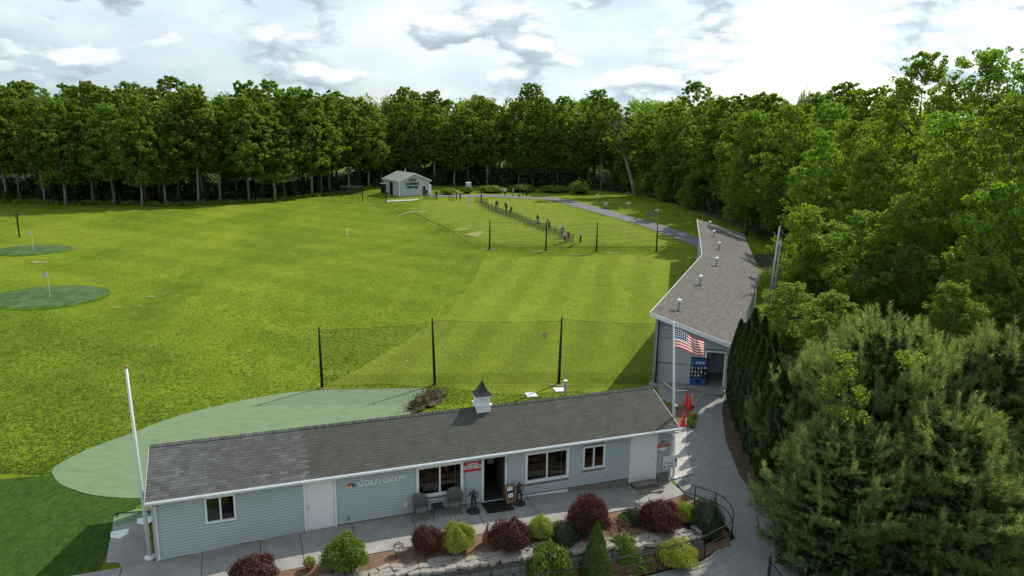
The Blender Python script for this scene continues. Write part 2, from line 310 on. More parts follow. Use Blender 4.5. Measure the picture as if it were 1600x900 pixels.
# ------------------------------------------------------------------ mesh helpers
def link(o, parent=None):
    C.objects.link(o)
    if parent is not None: o.parent = parent
    return o
def tag(o, label=None, cat=None, group=None, kind=None):
    if label: o['label'] = label
    if cat: o['category'] = cat
    if group: o['group'] = group
    if kind: o['kind'] = kind
    return o
def thing(name, label, cat, loc=(0, 0, 0), rotz=0.0, group=None):
    o = bpy.data.objects.new(name, None); o.empty_display_size = 0.2; link(o)
    o.location = loc; o.rotation_euler = (0, 0, rotz)
    return tag(o, label, cat, group)
class MB:
    def __init__(s): s.v = []; s.f = []; s.m = []
    def add(s, vs, fs, mi=0):
        k = len(s.v); s.v += [tuple(q) for q in vs]; s.f += [tuple(i + k for i in f) for f in fs]; s.m += [mi] * len(fs); return s
    def box(s, x0, x1, y0, y1, z0, z1, mi=0):
        return s.add([(x0, y0, z0), (x1, y0, z0), (x1, y1, z0), (x0, y1, z0), (x0, y0, z1), (x1, y0, z1), (x1, y1, z1), (x0, y1, z1)],
                     [(3, 2, 1, 0), (4, 5, 6, 7), (0, 1, 5, 4), (1, 2, 6, 5), (2, 3, 7, 6), (3, 0, 4, 7)], mi)
    def hexa(s, q, mi=0):
        return s.add(q, [(3, 2, 1, 0), (4, 5, 6, 7), (0, 1, 5, 4), (1, 2, 6, 5), (2, 3, 7, 6), (3, 0, 4, 7)], mi)
    def tube(s, pts, rad, n=8, mi=0, cap=True):
        pts = [Vector(p) for p in pts]; rad = rad if hasattr(rad, '__len__') else [rad] * len(pts); rings = []
        for i, p in enumerate(pts):
            d = (pts[min(i + 1, len(pts) - 1)] - pts[max(i - 1, 0)]).normalized()
            x = d.cross(Vector((0, 0, 1)) if abs(d.z) < 0.95 else Vector((1, 0, 0))).normalized(); y = d.cross(x)
            rings += [p + (x * math.cos(2 * math.pi * k / n) + y * math.sin(2 * math.pi * k / n)) * rad[i] for k in range(n)]
        fs = [(i * n + k, i * n + (k + 1) % n, (i + 1) * n + (k + 1) % n, (i + 1) * n + k) for i in range(len(pts) - 1) for k in range(n)]
        if cap: fs += [tuple(range(n))[::-1], tuple((len(pts) - 1) * n + k for k in range(n))]
        return s.add(rings, fs, mi)
    def lathe(s, prof, n=16, mi=0, o=(0, 0, 0)):
        vs = [(o[0] + r * math.cos(2 * math.pi * k / n), o[1] + r * math.sin(2 * math.pi * k / n), o[2] + z) for r, z in prof for k in range(n)]
        fs = [(i * n + k, i * n + (k + 1) % n, (i + 1) * n + (k + 1) % n, (i + 1) * n + k) for i in range(len(prof) - 1) for k in range(n)]
        fs += [tuple(range(n))[::-1], tuple((len(prof) - 1) * n + k for k in range(n))]
        return s.add(vs, fs, mi)
    def prism(s, poly, y0, y1, mi=0):
        """poly in x,z; pushed from y0 to y1"""
        n = len(poly); vs = [(x, y0, z) for x, z in poly] + [(x, y1, z) for x, z in poly]
        return s.add(vs, [tuple(range(n)), tuple(range(2 * n - 1, n - 1, -1))] + [(k, k + n, (k + 1) % n + n, (k + 1) % n) for k in range(n)], mi)
    def mesh(s, name, mats, smooth=False):
        me = bpy.data.meshes.new(name); me.from_pydata(s.v, [], s.f)
        for m in (mats if isinstance(mats, (list, tuple)) else [mats]): me.materials.append(MATS[m])
        if any(s.m): me.polygons.foreach_set('material_index', s.m)
        bm = bmesh.new(); bm.from_mesh(me); bmesh.ops.recalc_face_normals(bm, faces=bm.faces); bm.to_mesh(me); bm.free()
        if smooth: me.polygons.foreach_set('use_smooth', [True] * len(me.polygons))
        me.update(); return me
    def build(s, name, mats, parent=None, smooth=False, loc=None):
        o = bpy.data.objects.new(name, s.mesh(name, mats, smooth)); link(o, parent)
        if loc is not None: o.location = loc
        return o
def put(name, me, parent=None, loc=(0, 0, 0), rot=(0, 0, 0), sc=(1, 1, 1)):
    o = bpy.data.objects.new(name, me); link(o, parent); o.location = loc; o.rotation_euler = rot; o.scale = sc; return o
def np_mesh(name, verts, faces, mat, smooth=False, mats=None, mi=None):
    """fast mesh from arrays; faces (M,k)"""
    verts = np.asarray(verts, np.float32); faces = np.asarray(faces, np.int32); M, k = faces.shape
    me = bpy.data.meshes.new(name); me.vertices.add(len(verts)); me.vertices.foreach_set('co', verts.ravel())
    me.loops.add(M * k); me.loops.foreach_set('vertex_index', faces.ravel())
    me.polygons.add(M); me.polygons.foreach_set('loop_start', np.arange(0, M * k, k, dtype=np.int32))
    for q in (mats or [mat]): me.materials.append(MATS[q])
    if mi is not None: me.polygons.foreach_set('material_index', np.asarray(mi, np.int32))
    me.polygons.foreach_set('use_smooth', np.full(M, bool(smooth)))
    me.update(calc_edges=True); return me
def sheet(name, pts, mat, off=0.02, res=1.0, kind='structure', zfun=None, parent=None, skirt=0.0):
    """a polygon in x,y laid on the land"""
    bm = bmesh.new(); vs = [bm.verts.new((p[0], p[1], 0)) for p in pts]; bm.faces.new(vs)
    if res:
        for ax in (0, 1):
            lo = min(p[ax] for p in pts); hi = max(p[ax] for p in pts); k = math.floor(lo / res) + 1
            while k * res < hi:
                co = [0, 0, 0]; no = [0, 0, 0]; co[ax] = k * res; no[ax] = 1
                bmesh.ops.bisect_plane(bm, geom=bm.verts[:] + bm.edges[:] + bm.faces[:], plane_co=co, plane_no=no); k += 1
    bmesh.ops.triangulate(bm, faces=bm.faces)
    if skirt:
        be = [e for e in bm.edges if e.is_boundary]; r = bmesh.ops.extrude_edge_only(bm, edges=be)
        low = {v for v in r['geom'] if isinstance(v, bmesh.types.BMVert)}
    else: low = set()
    vl = list(bm.verts); zz = (T if zfun is None else zfun)(np.array([v.co.x for v in vl]), np.array([v.co.y for v in vl]))
    for v, z in zip(vl, zz): v.co.z = z + (off - skirt if v in low else off)
    bmesh.ops.recalc_face_normals(bm, faces=bm.faces)
    me = bpy.data.meshes.new(name); bm.to_mesh(me); bm.free(); me.materials.append(MATS[mat])
    if sum(p.normal.z for p in me.polygons) < 0: me.flip_normals()
    o = bpy.data.objects.new(name, me); link(o, parent)
    if kind: o['kind'] = kind
    return o
def smooth_line(pts, n=6, closed=False):
    """Catmull-Rom through points"""
    P = [Vector(p) for p in pts]; out = []; m = len(P); rng = range(m if closed else m - 1)
    g = (lambda i: P[i % m]) if closed else (lambda i: P[max(0, min(m - 1, i))])
    for i in rng:
        a, b, c, d = g(i - 1), g(i), g(i + 1), g(i + 2)
        for k in range(n):
            t = k / n; out.append(0.5 * ((2 * b) + (c - a) * t + (2 * a - 5 * b + 4 * c - d) * t * t + (3 * b - a - 3 * c + d) * t ** 3))
    if not closed: out.append(P[-1])
    return out
def text_mesh(name, txt, size, mat, depth=0.01, bold=0.0, align='LEFT', space=1.0):
    cu = bpy.data.curves.new(name, 'FONT'); cu.body = txt; cu.size = size; cu.extrude = depth; cu.offset = bold; cu.align_x = align; cu.space_character = space; cu.resolution_u = 3
    o = bpy.data.objects.new(name, cu); C.objects.link(o); dg = bpy.context.evaluated_depsgraph_get(); dg.update()
    me = bpy.data.meshes.new_from_object(o.evaluated_get(dg)); bpy.data.objects.remove(o); me.materials.clear(); me.materials.append(MATS[mat]); return me
WALL_TEXT = (R(90), 0, 0)

# ------------------------------------------------------------------ ground, paths, turf
def build_ground():
    def spread(lo, hi, seg):
        out = []
        for a, b, s in seg: out += list(np.arange(a, b, s))
        return np.array(out + [hi])
    xs = spread(0, 1500, [(-1500, -300, 200), (-300, -100, 20), (-100, -30, 3.5), (-30, 22, 0.5), (22, 60, 2), (60, 160, 10), (160, 300, 35), (300, 1500, 200)])
    ys = spread(0, 2500, [(-600, -100, 100), (-100, 10, 15), (10, 18, 2), (18, 44, 0.5), (44, 82, 1.6), (82, 96, 0.8), (96, 176, 2.5), (176, 300, 20), (300, 2500, 200)])
    X, Y = np.meshgrid(xs, ys); Z = T(X, Y); n, m = X.shape
    A_ = (X - B0[0]) * BU[0] + (Y - B0[1]) * BU[1]; B_ = (X - B0[0]) * BV[0] + (Y - B0[1]) * BV[1]
    Z = Z - 0.35 * ((A_ > 3.2) & (A_ < 21.6) & (B_ > -9.5) & (B_ < -0.6))      # sits under slabs, beds and drive here
    i = (np.arange(n - 1)[:, None] * m + np.arange(m - 1)[None, :]).ravel()
    me = np_mesh('field', np.stack([X.ravel(), Y.ravel(), Z.ravel()], 1), np.stack([i, i + 1, i + m + 1, i + m], 1), 'field_grass', True)
    o = bpy.data.objects.new('field', me); link(o); o['kind'] = 'structure'
build_ground()
def P(*px): return [gp(x, y) for x, y in px]
def XY(*ab): return [Vector((*AB(a, b), 0)) for a, b in ab]
# lighter mown strip in front of the bays and the raised tee
mown = P((506, 604), (560, 577), (620, 541), (664, 513), (700, 487), (728, 455), (744, 430), (752, 408), (780, 402)) + P((880, 400), (1010, 398), (1062, 402), (1082, 410)) + [Vector((15.5, 62, 0)), Vector((12.5, 54, 0)), Vector((8.8, 43.6, 0)), Vector((7.2, 40, 0))] + P((905, 612), (790, 617), (705, 607), (600, 600))
sheet('mown_strip', mown, 'mown_grass', 0.012, 2.0)
tee = P((640, 330), (690, 352), (742, 383), (800, 387), (900, 386), (1040, 386), (1084, 391), (1058, 376), (1000, 356), (950, 341), (900, 327), (850, 316), (780, 311.5), (700, 311), (664, 313))
sheet('tee_lawn', tee, 'tee_grass', 0.02, 2.5)
# worn and bare patches
def patch(px, py, wx, wy, mat, seed):
    r = random.Random(seed); c = gp(px, py); e = gp(px + wx, py); n = gp(px, py - wy); RX, RY = (e - c).length, (n - c).length
    ph = [r.uniform(0, 6.28) for _ in range(4)]; pts = []
    for k in range(36):
        a = k / 36 * 6.283; q = 1 + .28 * math.sin(2 * a + ph[0]) + .22 * math.sin(3 * a + ph[1]) + .16 * math.sin(5 * a + ph[2]) + .12 * math.sin(9 * a + ph[3]); pts.append((c.x + RX * q * math.cos(a), c.y + RY * q * math.sin(a), 0))
    sheet('worn_patch', pts, mat, .032, 1.2)
for i, a in enumerate(((742, 366, 14, 3, 'straw'), (722, 359, 9, 1.6, 'straw'), (905, 399.5, 17, .9, 'soil'), (843, 393, 12, 1.0, 'straw'), (60, 410, 10, 1.6, 'straw'), (236, 464, 8, 1.0, 'straw'), (851, 524, 5, 3, 'soil'), (182, 481, 6, .9, 'straw'), (873, 602, 15, 2.6, 'straw'), (504, 607, 8, 2.0, 'straw'), (955, 395, 11, .8, 'straw'), (640, 332, 16, 1.2, 'straw'), (768, 389.5, 9, .9, 'straw'))): patch(*a, seed=i)
# turf mats by the shop
mat_pts = smooth_line([(p.x, p.y, 0) for p in P((80, 738), (92, 726), (140, 702), (200, 680), (262, 656), (330, 637), (430, 617), (510, 609.5), (590, 608), (668, 607))], 5) \
    + [Vector(p) for p in [(*AB(9.6, 5.6), 0), (*AB(9.3, 3.5), 0), (*AB(0.3, 3.5), 0), (*AB(0.3, 2.2), 0)]] + smooth_line([(p.x, p.y, 0) for p in P((228, 779), (195, 779), (150, 775), (118, 767), (92, 755), (80, 738))], 4)[:-1]
sheet('pale_turf_mat', mat_pts, 'mat_turf', 0.035, 1.0, skirt=0.04)
dark_pts = P((-60, 752), (0, 750), (50, 745), (84, 744), (96, 758), (118, 769), (150, 777), (195, 781), (226, 781), (212, 795), (176, 806), (173, 830), (168, 862), (150, 905), (140, 930), (-60, 930))
sheet('putting_turf', dark_pts, 'dark_turf', 0.022, 1.0)
flap = P((214, 796), (178, 807), (175, 828), (205, 823), (238, 812), (236, 796))
sheet('turf_offcut', flap, 'mat_turf', 0.032, 1.0, skirt=0.03)
# asphalt drive and the far path
drive = P((1108, 603), (1092, 622), (1082, 640), (1073, 665), (1070, 700), (1083, 742)) + XY((20.9, 0.05), (20.75, -1.2), (21.3, -2.6), (21.0, -4.4), (19.4, -5.05), (17, -5.25), (14, -5.3), (9, -5.4), (4, -5.6), (4, -10), (24, -10), (22.7, -7)) + P((1212, 815), (1162, 745), (1140, 690), (1133, 640), (1143, 606))
sheet('drive', drive, 'asphalt', 0.02, 0.6)
road = P((672, 305.5), (690, 304.5), (770, 304.5), (860, 307.5), (905, 316), (960, 331), (1010, 345), (1060, 360), (1096, 373)) + [Vector((25, 86, 0)), Vector((20.5, 82.5, 0))] + P((1090, 391), (1050, 371), (1000, 352), (950, 337.5), (890, 321), (850, 311.5), (770, 308), (690, 307.5), (672, 308))
sheet('path', road, 'path_asphalt', 0.045, 2.0)
sheet('sandy_strip', P((604, 314), (640, 312), (655, 310.5), (656, 311.8), (640, 314), (606, 316.3)), 'pale_concrete', 0.05, 2.0)
# pads by the vending machine and the flagpole
sheet('vending_pad', P((1027, 599), (1112, 606), (1096, 622), (1084, 638), (1066, 634), (1040, 628), (1030, 622)), 'concrete', 0.04, 0.6, skirt=0.06)
sheet('pole_pad', P((1054, 667), (1074, 667), (1070, 700), (1083, 741)) + XY((20.9, 0.1), (20.72, 0.4), (20.72, 3.3)), 'pale_concrete', 0.045, 0.6, skirt=0.05)
sheet('cone_bed', P((1040, 632), (1066, 638), (1082, 641), (1073, 664), (1052, 665)), 'mulch', 0.05, 0.4)
sheet('hedge_strip', P((1136, 606), (1128, 640), (1134, 690), (1156, 745), (1206, 817), (1262, 905)) + [Vector((18, 22, 0)), Vector((20, 30, 0)), Vector((17, 41, 0))], 'soil', 0.035, 0.8)
# walkway slabs in front of the shop (joints left open over a dark bed)
walk = bpy.data.objects.new('walkway', None); link(walk); walk['kind'] = 'structure'
sheet('joint_bed', XY((-3.4, 0.0), (20.7, -0.02), (20.72, -1.25), (19.6, -1.5), (16.9, -2.06), (14, -2.25), (9.7, -2.3), (3.6, -2.4), (3.4, -4.4), (-3.4, -4.4)), 'mortar', 0.012, 0.6, kind=None, parent=walk)
ja = [-1.1, 1.5, 3.45, 4.85, 6.75, 9.0, 11.55, 13.85, 16.2, 18.4, 20.7]
bb = lambda a: float(np.interp(a, [3.4, 9.7, 14, 16.9, 19.6, 20.7], [-2.38, -2.28, -2.22, -2.03, -1.47, -1.22]))
for k in range(len(ja) - 1):
    a0, a1 = ja[k] + 0.012, ja[k + 1] - 0.012
    lo0, lo1 = (-4.4, -4.4) if k < 2 else (bb(a0), bb(a1))
    sheet('slab', XY((a0, -0.01), (a1, -0.01), (a1, lo1), (a0, lo0)), 'concrete', 0.045, 0.5, kind=None, parent=walk, skirt=0.04)
sheet('slab', P((228, 812), (232, 872)) + XY((-0.05, -0.02), (-1.12, -0.02)) + P((186, 880), (166, 880), (172, 845), (178, 824)), 'concrete', 0.045, 0.5, kind=None, parent=walk, skirt=0.04)
sheet('slab', XY((-1.12, -0.05), (-3.3, -0.05), (-3.3, -4.4), (-1.12, -4.4)), 'concrete', 0.045, 0.5, kind=None, parent=walk, skirt=0.04)
# planting beds
bed = bpy.data.objects.new('mulch_bed', None); link(bed); bed['kind'] = 'structure'
sheet('upper_bed', XY((3.5, -2.41), (7, -2.4), (9.7, -2.32), (14, -2.26), (16.9, -2.07), (19.6, -1.51), (20.7, -1.26), (21.1, -2.6), (20.8, -4.3), (19.3, -4.2), (16.3, -4.2), (12.5, -3.95), (8.8, -3.75), (3.5, -3.3)), 'mulch', 0.055, 0.4, kind=None, parent=bed)
sheet('lower_bed', XY((20.8, -4.3), (20.5, -4.75), (19.2, -5.0), (17, -5.15), (14, -5.2), (8, -5.3), (8, -4.15), (12.5, -4.38), (16.3, -4.66), (19.3, -4.6)), 'mulch', 0.04, 0.3, kind=None, parent=bed)
# two raised practice greens with flags
def green(px, py, rx, ry, label, flag_px, flag_label, zb=0.12):
    c = gp(px, py); e = gp(px + rx, py); n = gp(px, py - ry); RX = (e - c).length; RY = (n - c).length
    m = MB(); prof = [(1.06, -0.10), (1.03, zb * 0.75), (1.0, zb), (0.5, zb + 0.05), (0.001, zb + 0.06)]
    o = thing('practice_green', label, 'putting green', c, 0, 'practice greens on the field'); o.scale = (RX, RY, 1)
    m.lathe(prof, 48); m.build('surface', 'green_turf', o, True)
    MB().lathe([(1.17, -.14), (1.13, .03), (1.05, .075), (1.02, .06)], 48).build('collar', 'collar_grass', o, True)
    f = gp(*flag_px); t = thing('flagstick', flag_label, 'flag', (f.x, f.y, c.z + zb + 0.03))
    MB().tube([(0, 0, 0), (0, 0, 2.2)], 0.014, 6).build('stick', 'white_paint', t)
    w = MB(); w.add([(0, 0, 2.2), (-0.30, -0.12, 2.08), (-0.5, -0.05, 1.93), (0, 0, 1.72), (0, .012, 2.2), (-0.30, -0.108, 2.08), (-0.5, -0.038, 1.93), (0, .012, 1.72)],
                    [(0, 1, 2, 3), (7, 6, 5, 4), (0, 4, 5, 1), (1, 5, 6, 2), (2, 6, 7, 3), (3, 7, 4, 0)]); w.build('cloth', 'cloth_white', t)
green(76, 464, 82, 14.5, 'larger oval green nearer the camera at the left edge of the field', (79, 468), 'white flag on a stick in the nearer oval green')
green(52, 391, 53, 8.0, 'smaller oval green farther off at the left edge of the field', (53, 393), 'white flag on a stick in the farther oval green')

# ------------------------------------------------------------------ the golf shop (local axes: x along the front, y to the back)
LEN, DEP = 20.66, 4.4; ZE, ZR, OVF, OVE = 2.22, 3.225, 0.30, 0.16
shop = thing('golf_shop', 'long low grey clapboard shop with dark shingled gable roof and cupola', 'building', (B0[0], B0[1], 0), YAW)
OPEN = [  # x0, x1, z0, z1, what
    (1.72, 2.66, 0.98, 1.92, 'w'), (5.13, 6.15, -0.05, 2.05, 'd'), (9.32, 11.12, 0.70, 1.93, 'w'), (12.02, 12.92, -0.03, 1.92, 'o'),
    (13.83, 15.69, 0.61, 1.87, 'w'), (16.42, 17.36, 0.83, 1.78, 'w'), (18.68, 19.84, -0.16, 1.91, 'd')]
def base_z(a): return float(np.interp(a, [0, 4, 6, 11, 15, 18, 20.7], [-.24, -.03, 0, 0, -.1, -.34, -.46]))
def build_shop():
    wall = MB(); zb = -0.6; zt = ZE + 0.02
    # front skin as panels round the openings
    cuts = sorted({0.0, LEN} | {o[0] for o in OPEN} | {o[1] for o in OPEN})
    for a0, a1 in zip(cuts[:-1], cuts[1:]):
        mid = (a0 + a1) / 2; op = [o for o in OPEN if o[0] < mid < o[1]]
        if not op: wall.box(a0, a1, 0.0, 0.12, zb, zt)
        else:
            wall.box(a0, a1, 0.0, 0.12, zb, op[0][2]); wall.box(a0, a1, 0.0, 0.12, op[0][3], zt)
    wall.box(0, 0.12, 0.12, DEP, zb, zt); wall.box(LEN - 0.12, LEN, 0.12, DEP, zb, zt); wall.box(0.12, LEN - 0.12, DEP - 0.12, DEP, zb, zt)
    for x0, x1 in ((0.0, 0.12), (LEN - 0.12, LEN)):
        wall.add([(x0, 0, zt), (x1, 0, zt), (x1, DEP, zt), (x0, DEP, zt), (x0, DEP / 2, ZR - 0.1), (x1, DEP / 2, ZR - 0.1)], [(0, 3, 4), (1, 5, 2), (0, 4, 5, 1), (3, 2, 5, 4)])
    w = wall.build('wall', 'foundation', shop)
    room = MB(); room.box(0.15, LEN - 0.15, 0.15, DEP - 0.15, -0.12, -0.02); room.box(0.15, LEN - 0.15, 0.16, DEP - 0.15, 2.15, 2.2)
    room.box(0.13, LEN - 0.13, DEP - 0.2, DEP - 0.13, -0.02, 2.15)
    for x in (4.0, 8.6, 13.3, 18.0): room.box(x, x + 0.08, 0.13, DEP - 0.2, -0.02, 2.15)
    room.build('interior', 'dark_room', shop)
    # dim goods behind the glass
    for x in (9.9, 10.35, 10.8): MB().box(x, x + 0.3, 1.3, 1.5, -0.02, 1.1 + 0.2 * rnd.random()).build('shelf_unit', 'oak', shop)
    MB().box(14.1, 15.5, 1.6, 2.0, -0.02, 0.9).build('counter', 'oak', shop)
    for k in range(14):
        x = 10.15 + rnd.random() * 0.8; z = 0.75 + rnd.random() * 0.8; MB().box(x, x + .16, 0.22, 0.26, z, z + .14).build('display_item', ('red_paint', 'leaf_green', 'oak')[k % 3], shop)
    # clapboards, one by one
    bm_ = MB(); bm_.add([(0, -0.046, 0), (1, -0.046, 0), (1, 0, 0), (0, 0, 0), (0, -0.020, 0.092), (1, -0.020, 0.092), (1, 0, 0.092), (0, 0, 0.092)],
                        [(3, 2, 1, 0), (4, 5, 6, 7), (0, 1, 5, 4), (1, 2, 6, 5), (2, 3, 7, 6), (3, 0, 4, 7)])
    board = bm_.mesh('siding_board', 'siding')
    low = lambda a: -0.24 if a < 4 else (0.02 if a < 15.7 else 0.03)
    zr = -0.24; rows = []
    while zr < ZE - 0.13: rows.append(zr); zr += 0.113
    for z in rows:
        segs = [(0.06, LEN - 0.06)]
        for o in OPEN:
            if o[2] - 0.07 < z + 0.113 and z < o[3] + 0.07:
                segs = [q for s in segs for q in ((s[0], min(s[1], o[0] - 0.06)), (max(s[0], o[1] + 0.06), s[1])) if q[1] - q[0] > 0.05]
        for s in segs:
            a0, a1 = s
            if z < 0.0: a1 = min(a1, 5.0)          # only the low left end runs down this far
            if z < 0.0 and a0 > 4.9: continue
            if a1 - a0 < 0.1: continue
            pieces = [(a0, a1)] if a1 - a0 < 4.2 else [(a0, (a0 + a1) / 2 + 0.4 * ((int(z * 40) % 3) - 1)), ((a0 + a1) / 2 + 0.4 * ((int(z * 40) % 3) - 1) + 0.003, a1)]
            for p in pieces: put('siding_board', board, w, (p[0], -0.001, z), (0, 0, 0), (p[1] - p[0], 1, 1))
    for b0 in rows:                                # left gable end (boards seen edge on from here)
        put('siding_board', board, w, (-0.001, DEP - 0.06, b0), (0, 0, R(-90)), (DEP - 0.1, 1, 1))
        put('siding_board', board, w, (LEN + 0.001, 0.06, b0), (0, 0, R(90)), (DEP - 0.1, 1, 1))
    for x in (-0.025, LEN - 0.075): MB().box(x, x + 0.10, -0.055, 0.07, base_z(max(x, 0)) - 0.05, ZE).build('corner_board', 'siding', shop)
    sk = MB(); sk.box(13.0, 15.72, -0.03, -0.002, -0.10, 0.03); sk.build('skirting', 'white_paint', shop)
    # windows
    for (x0, x1, z0, z1, k) in OPEN:
        if k == 'w':
            big = x1 - x0 > 1.2; fwid = 0.11 if big else 0.075
            wi = thing('window', None, None); wi.parent = shop
            fr = MB()
            fr.box(x0 - 0.05, x1 + 0.05, -0.065, 0.06, z1 - fwid + 0.05, z1 + 0.05); fr.box(x0 - 0.05, x1 + 0.05, -0.065, 0.06, z0 - 0.05, z0 + fwid - 0.05)
            fr.box(x0 - 0.05, x0 + fwid - 0.05, -0.064, 0.06, z0 + fwid - 0.05, z1 - fwid + 0.05); fr.box(x1 - fwid + 0.05, x1 + 0.05, -0.064, 0.06, z0 + fwid - 0.05, z1 - fwid + 0.05)
            fr.build('frame', 'white_paint', wi)
            xm = (x0 + x1) / 2; MB().box(xm - 0.03, xm + 0.03, -0.03, 0.05, z0 + fwid - .05, z1 - fwid + .05).build('mullion', 'white_paint', wi)
            if big:
                xs = x1 - 0.27; MB().box(xs - 0.022, xs + 0.022, 0.025, 0.06, z0 + fwid - .05, z1 - fwid + .05).build('sash', 'white_paint', wi)
                xs = xm - 0.12; MB().box(xs - 0.015, xs + 0.015, 0.025, 0.06, z0 + fwid - .05, z1 - fwid + .05).build('sash', 'galvanised', wi)
            for q0, q1 in ((x0 + fwid - .05, xm - 0.03), (xm + 0.03, x1 - fwid + 0.05)):
                MB().box(q0, q1, 0.012, 0.02, z0 + fwid - .05, z1 - fwid + .05).build('pane', 'glass', wi)
            if x0 < 3: MB().box(x0 + .04, xm - .04, 0.1, 0.11, z0 + .03, z1 - .03).build('blind', 'oak', wi)
        elif k in 'do':
            dr = thing('door', None, None); dr.parent = shop
            fr = MB(); c = 0.08
            fr.box(x0 - c, x0, -0.062, 0.10, z0, z1 + c); fr.box(x1, x1 + c, -0.062, 0.10, z0, z1 + c); fr.box(x0, x1, -0.061, 0.10, z1, z1 + c)
            fr.build('frame', 'white_paint', dr)
            if k == 'd':
                MB().box(x0 + 0.006, x1 - 0.006, -0.012, 0.035, z0 + 0.01, z1 - 0.006).build('door_leaf', 'white_paint', dr)
                MB().box((x0 + x1) / 2 - 0.09, (x0 + x1) / 2 + 0.09, -0.018, -0.012, z1 - 0.42, z1 - 0.35).build('plate', 'black_metal', dr)
                kx = x0 + 0.09 if x0 < 10 else x1 - 0.09
                MB().lathe([(0.03, 0), (0.03, 0.02), (0.012, 0.03), (0.028, 0.06), (0.02, 0.085)], 10).build('knob', 'galvanised', dr).location = (kx, -0.012, z0 + 0.98)
                dr.children[-1].rotation_euler = (R(90), 0, 0)
                MB().box(x0, x1, -0.06, 0.1, z0 - 0.03, z0).build('threshold', 'galvanised', dr)
                hx = x1 - 0.03 if x0 < 10 else x0 + 0.005
                for hz in (z0 + .25, z0 + 1.0, z1 - .28): MB().box(hx, hx + .025, -.022, -.0125, hz, hz + .10).build('hinge', 'galvanised', dr)
                MB().box(x0 + .03, x1 - .03, -.016, -.0125, z0 + .02, z0 + .17).build('kick_plate', 'white_metal', dr)
            else:
                MB().box(x0, x1, -0.06, 0.12, z0 - 0.05, z0 + 0.02).build('threshold', 'white_metal', dr)
                MB().box(x1 - 0.05, x1 - 0.01, 0.13, 0.95, z0 + 0.03, z1 - 0.02).build('door_leaf', 'dark_room', dr)
                MB().box(12.52, 12.78, 1.0, 1.02, 1.15, 1.72).build('notice', 'grey_print', dr)
                MB().box(x1 + 0.02, x1 + 0.06, -0.07, -0.063, z1 - 0.28, z1 - 0.05).build('house_number', 'grey_print', dr)
    # roof: deck, then shingles course by course
    sl = math.atan2(ZR - ZE, DEP / 2 + OVF); run = DEP / 2 + OVF; SL = math.hypot(run, ZR - ZE)
    x0, x1 = -OVE, LEN + OVE; roof = MB()
    for s in (0, 1):
        Y = (lambda y: y) if s == 0 else (lambda y: DEP - y)
        roof.hexa([(x0, Y(-OVF), ZE - 0.10), (x1, Y(-OVF), ZE - 0.10), (x1, DEP / 2, ZR - 0.10), (x0, DEP / 2, ZR - 0.10), (x0, Y(-OVF), ZE), (x1, Y(-OVF), ZE), (x1, DEP / 2, ZR), (x0, DEP / 2, ZR)])
    rf = roof.build('roof', 'shingle_dark', shop); tint_all(rf.data, (.8, .8, .8))
    MB().box(x0, x1, -OVF - 0.02, -OVF - 0.001, ZE - 0.14, ZE + 0.005).build('fascia', 'white_paint', shop)
    g = MB(); n = 8
    prof = [(-OVF - 0.075 + 0.055 * math.cos(math.pi * k / n), ZE - 0.03 - 0.05 * math.sin(math.pi * k / n)) for k in range(n + 1)]
    prof += [(p[0] * 1.0 + 0.0, p[1] + 0.012) for p in prof[::-1]]
    g.add([(x0 - 0.02, y, z) for y, z in prof] + [(x1 + 0.02, y, z) for y, z in prof], [(i, (i + 1) % len(prof), (i + 1) % len(prof) + len(prof), i + len(prof)) for i in range(len(prof))])
    gutter = g.build('gutter', 'white_paint', shop)
    dp = MB(); dp.tube([(0.03, -OVF - .06, ZE - .07), (0.03, -OVF - .06, ZE - .16), (0.10, -0.07, ZE - .32), (0.10, -0.07, 0.05), (0.10, -0.16, -0.10)], 0.038, 8)
    dp.build('downspout', 'white_metal', shop)
    dp = MB(); dp.tube([(LEN + .1, -OVF - .06, ZE - .07), (LEN + .1, -OVF - .06, ZE - .22), (LEN - .35, -0.06, ZE - .26), (LEN - .01, -0.07, ZE - .4), (LEN - .01, -0.07, -0.33)], 0.04, 8)
    dp.build('downspout', 'white_metal', shop)
    for x, y1 in ((x0 - 0.022, 0), (x1 + 0.002, 0)):
        m = MB()
        for s in (0, 1):
            Y = (lambda y: y) if s == 0 else (lambda y: DEP - y)
            m.hexa([(x, Y(-OVF), ZE - .13), (x + .02, Y(-OVF), ZE - .13), (x + .02, DEP / 2, ZR - .13), (x, DEP / 2, ZR - .13), (x, Y(-OVF), ZE + .005), (x + .02, Y(-OVF), ZE + .005), (x + .02, DEP / 2, ZR + .005), (x, DEP / 2, ZR + .005)])
        m.build('rake_board', 'white_paint', shop)
    exp = 0.142; nrow = int(SL / exp) + 1; W = 0.305
    def tab_geo(w):
        return [(0, 0, 0), (w, 0, 0), (w, exp + .03, 0.001), (0, exp + .03, 0.001), (0, 0, 0.010), (w, 0, 0.010), (w, exp + .03, 0.003), (0, exp + .03, 0.003)]
    FACES = [(3, 2, 1, 0), (4, 5, 6, 7), (0, 1, 5, 4), (1, 2, 6, 5), (2, 3, 7, 6), (3, 0, 4, 7)]
    def tint(a, r, row):
        worn = a < 5.05 + 0.10 * (row % 2)
        v = 0.90 + 0.20 * r
        if worn:
            s = 0.5 + 0.5 * math.sin(a * 2.1 + 0.6) * math.sin(a * 5.3 + 2); v = (1.0 + 0.70 * s) * (0.88 + 0.24 * r); return (v, v * 0.99, v * 1.10)
        return (v, v * 1.0, v * 0.97)
    protos = {}
    cs, sn = math.cos(sl), math.sin(sl); singles = 0
    joined = ([], [], [])
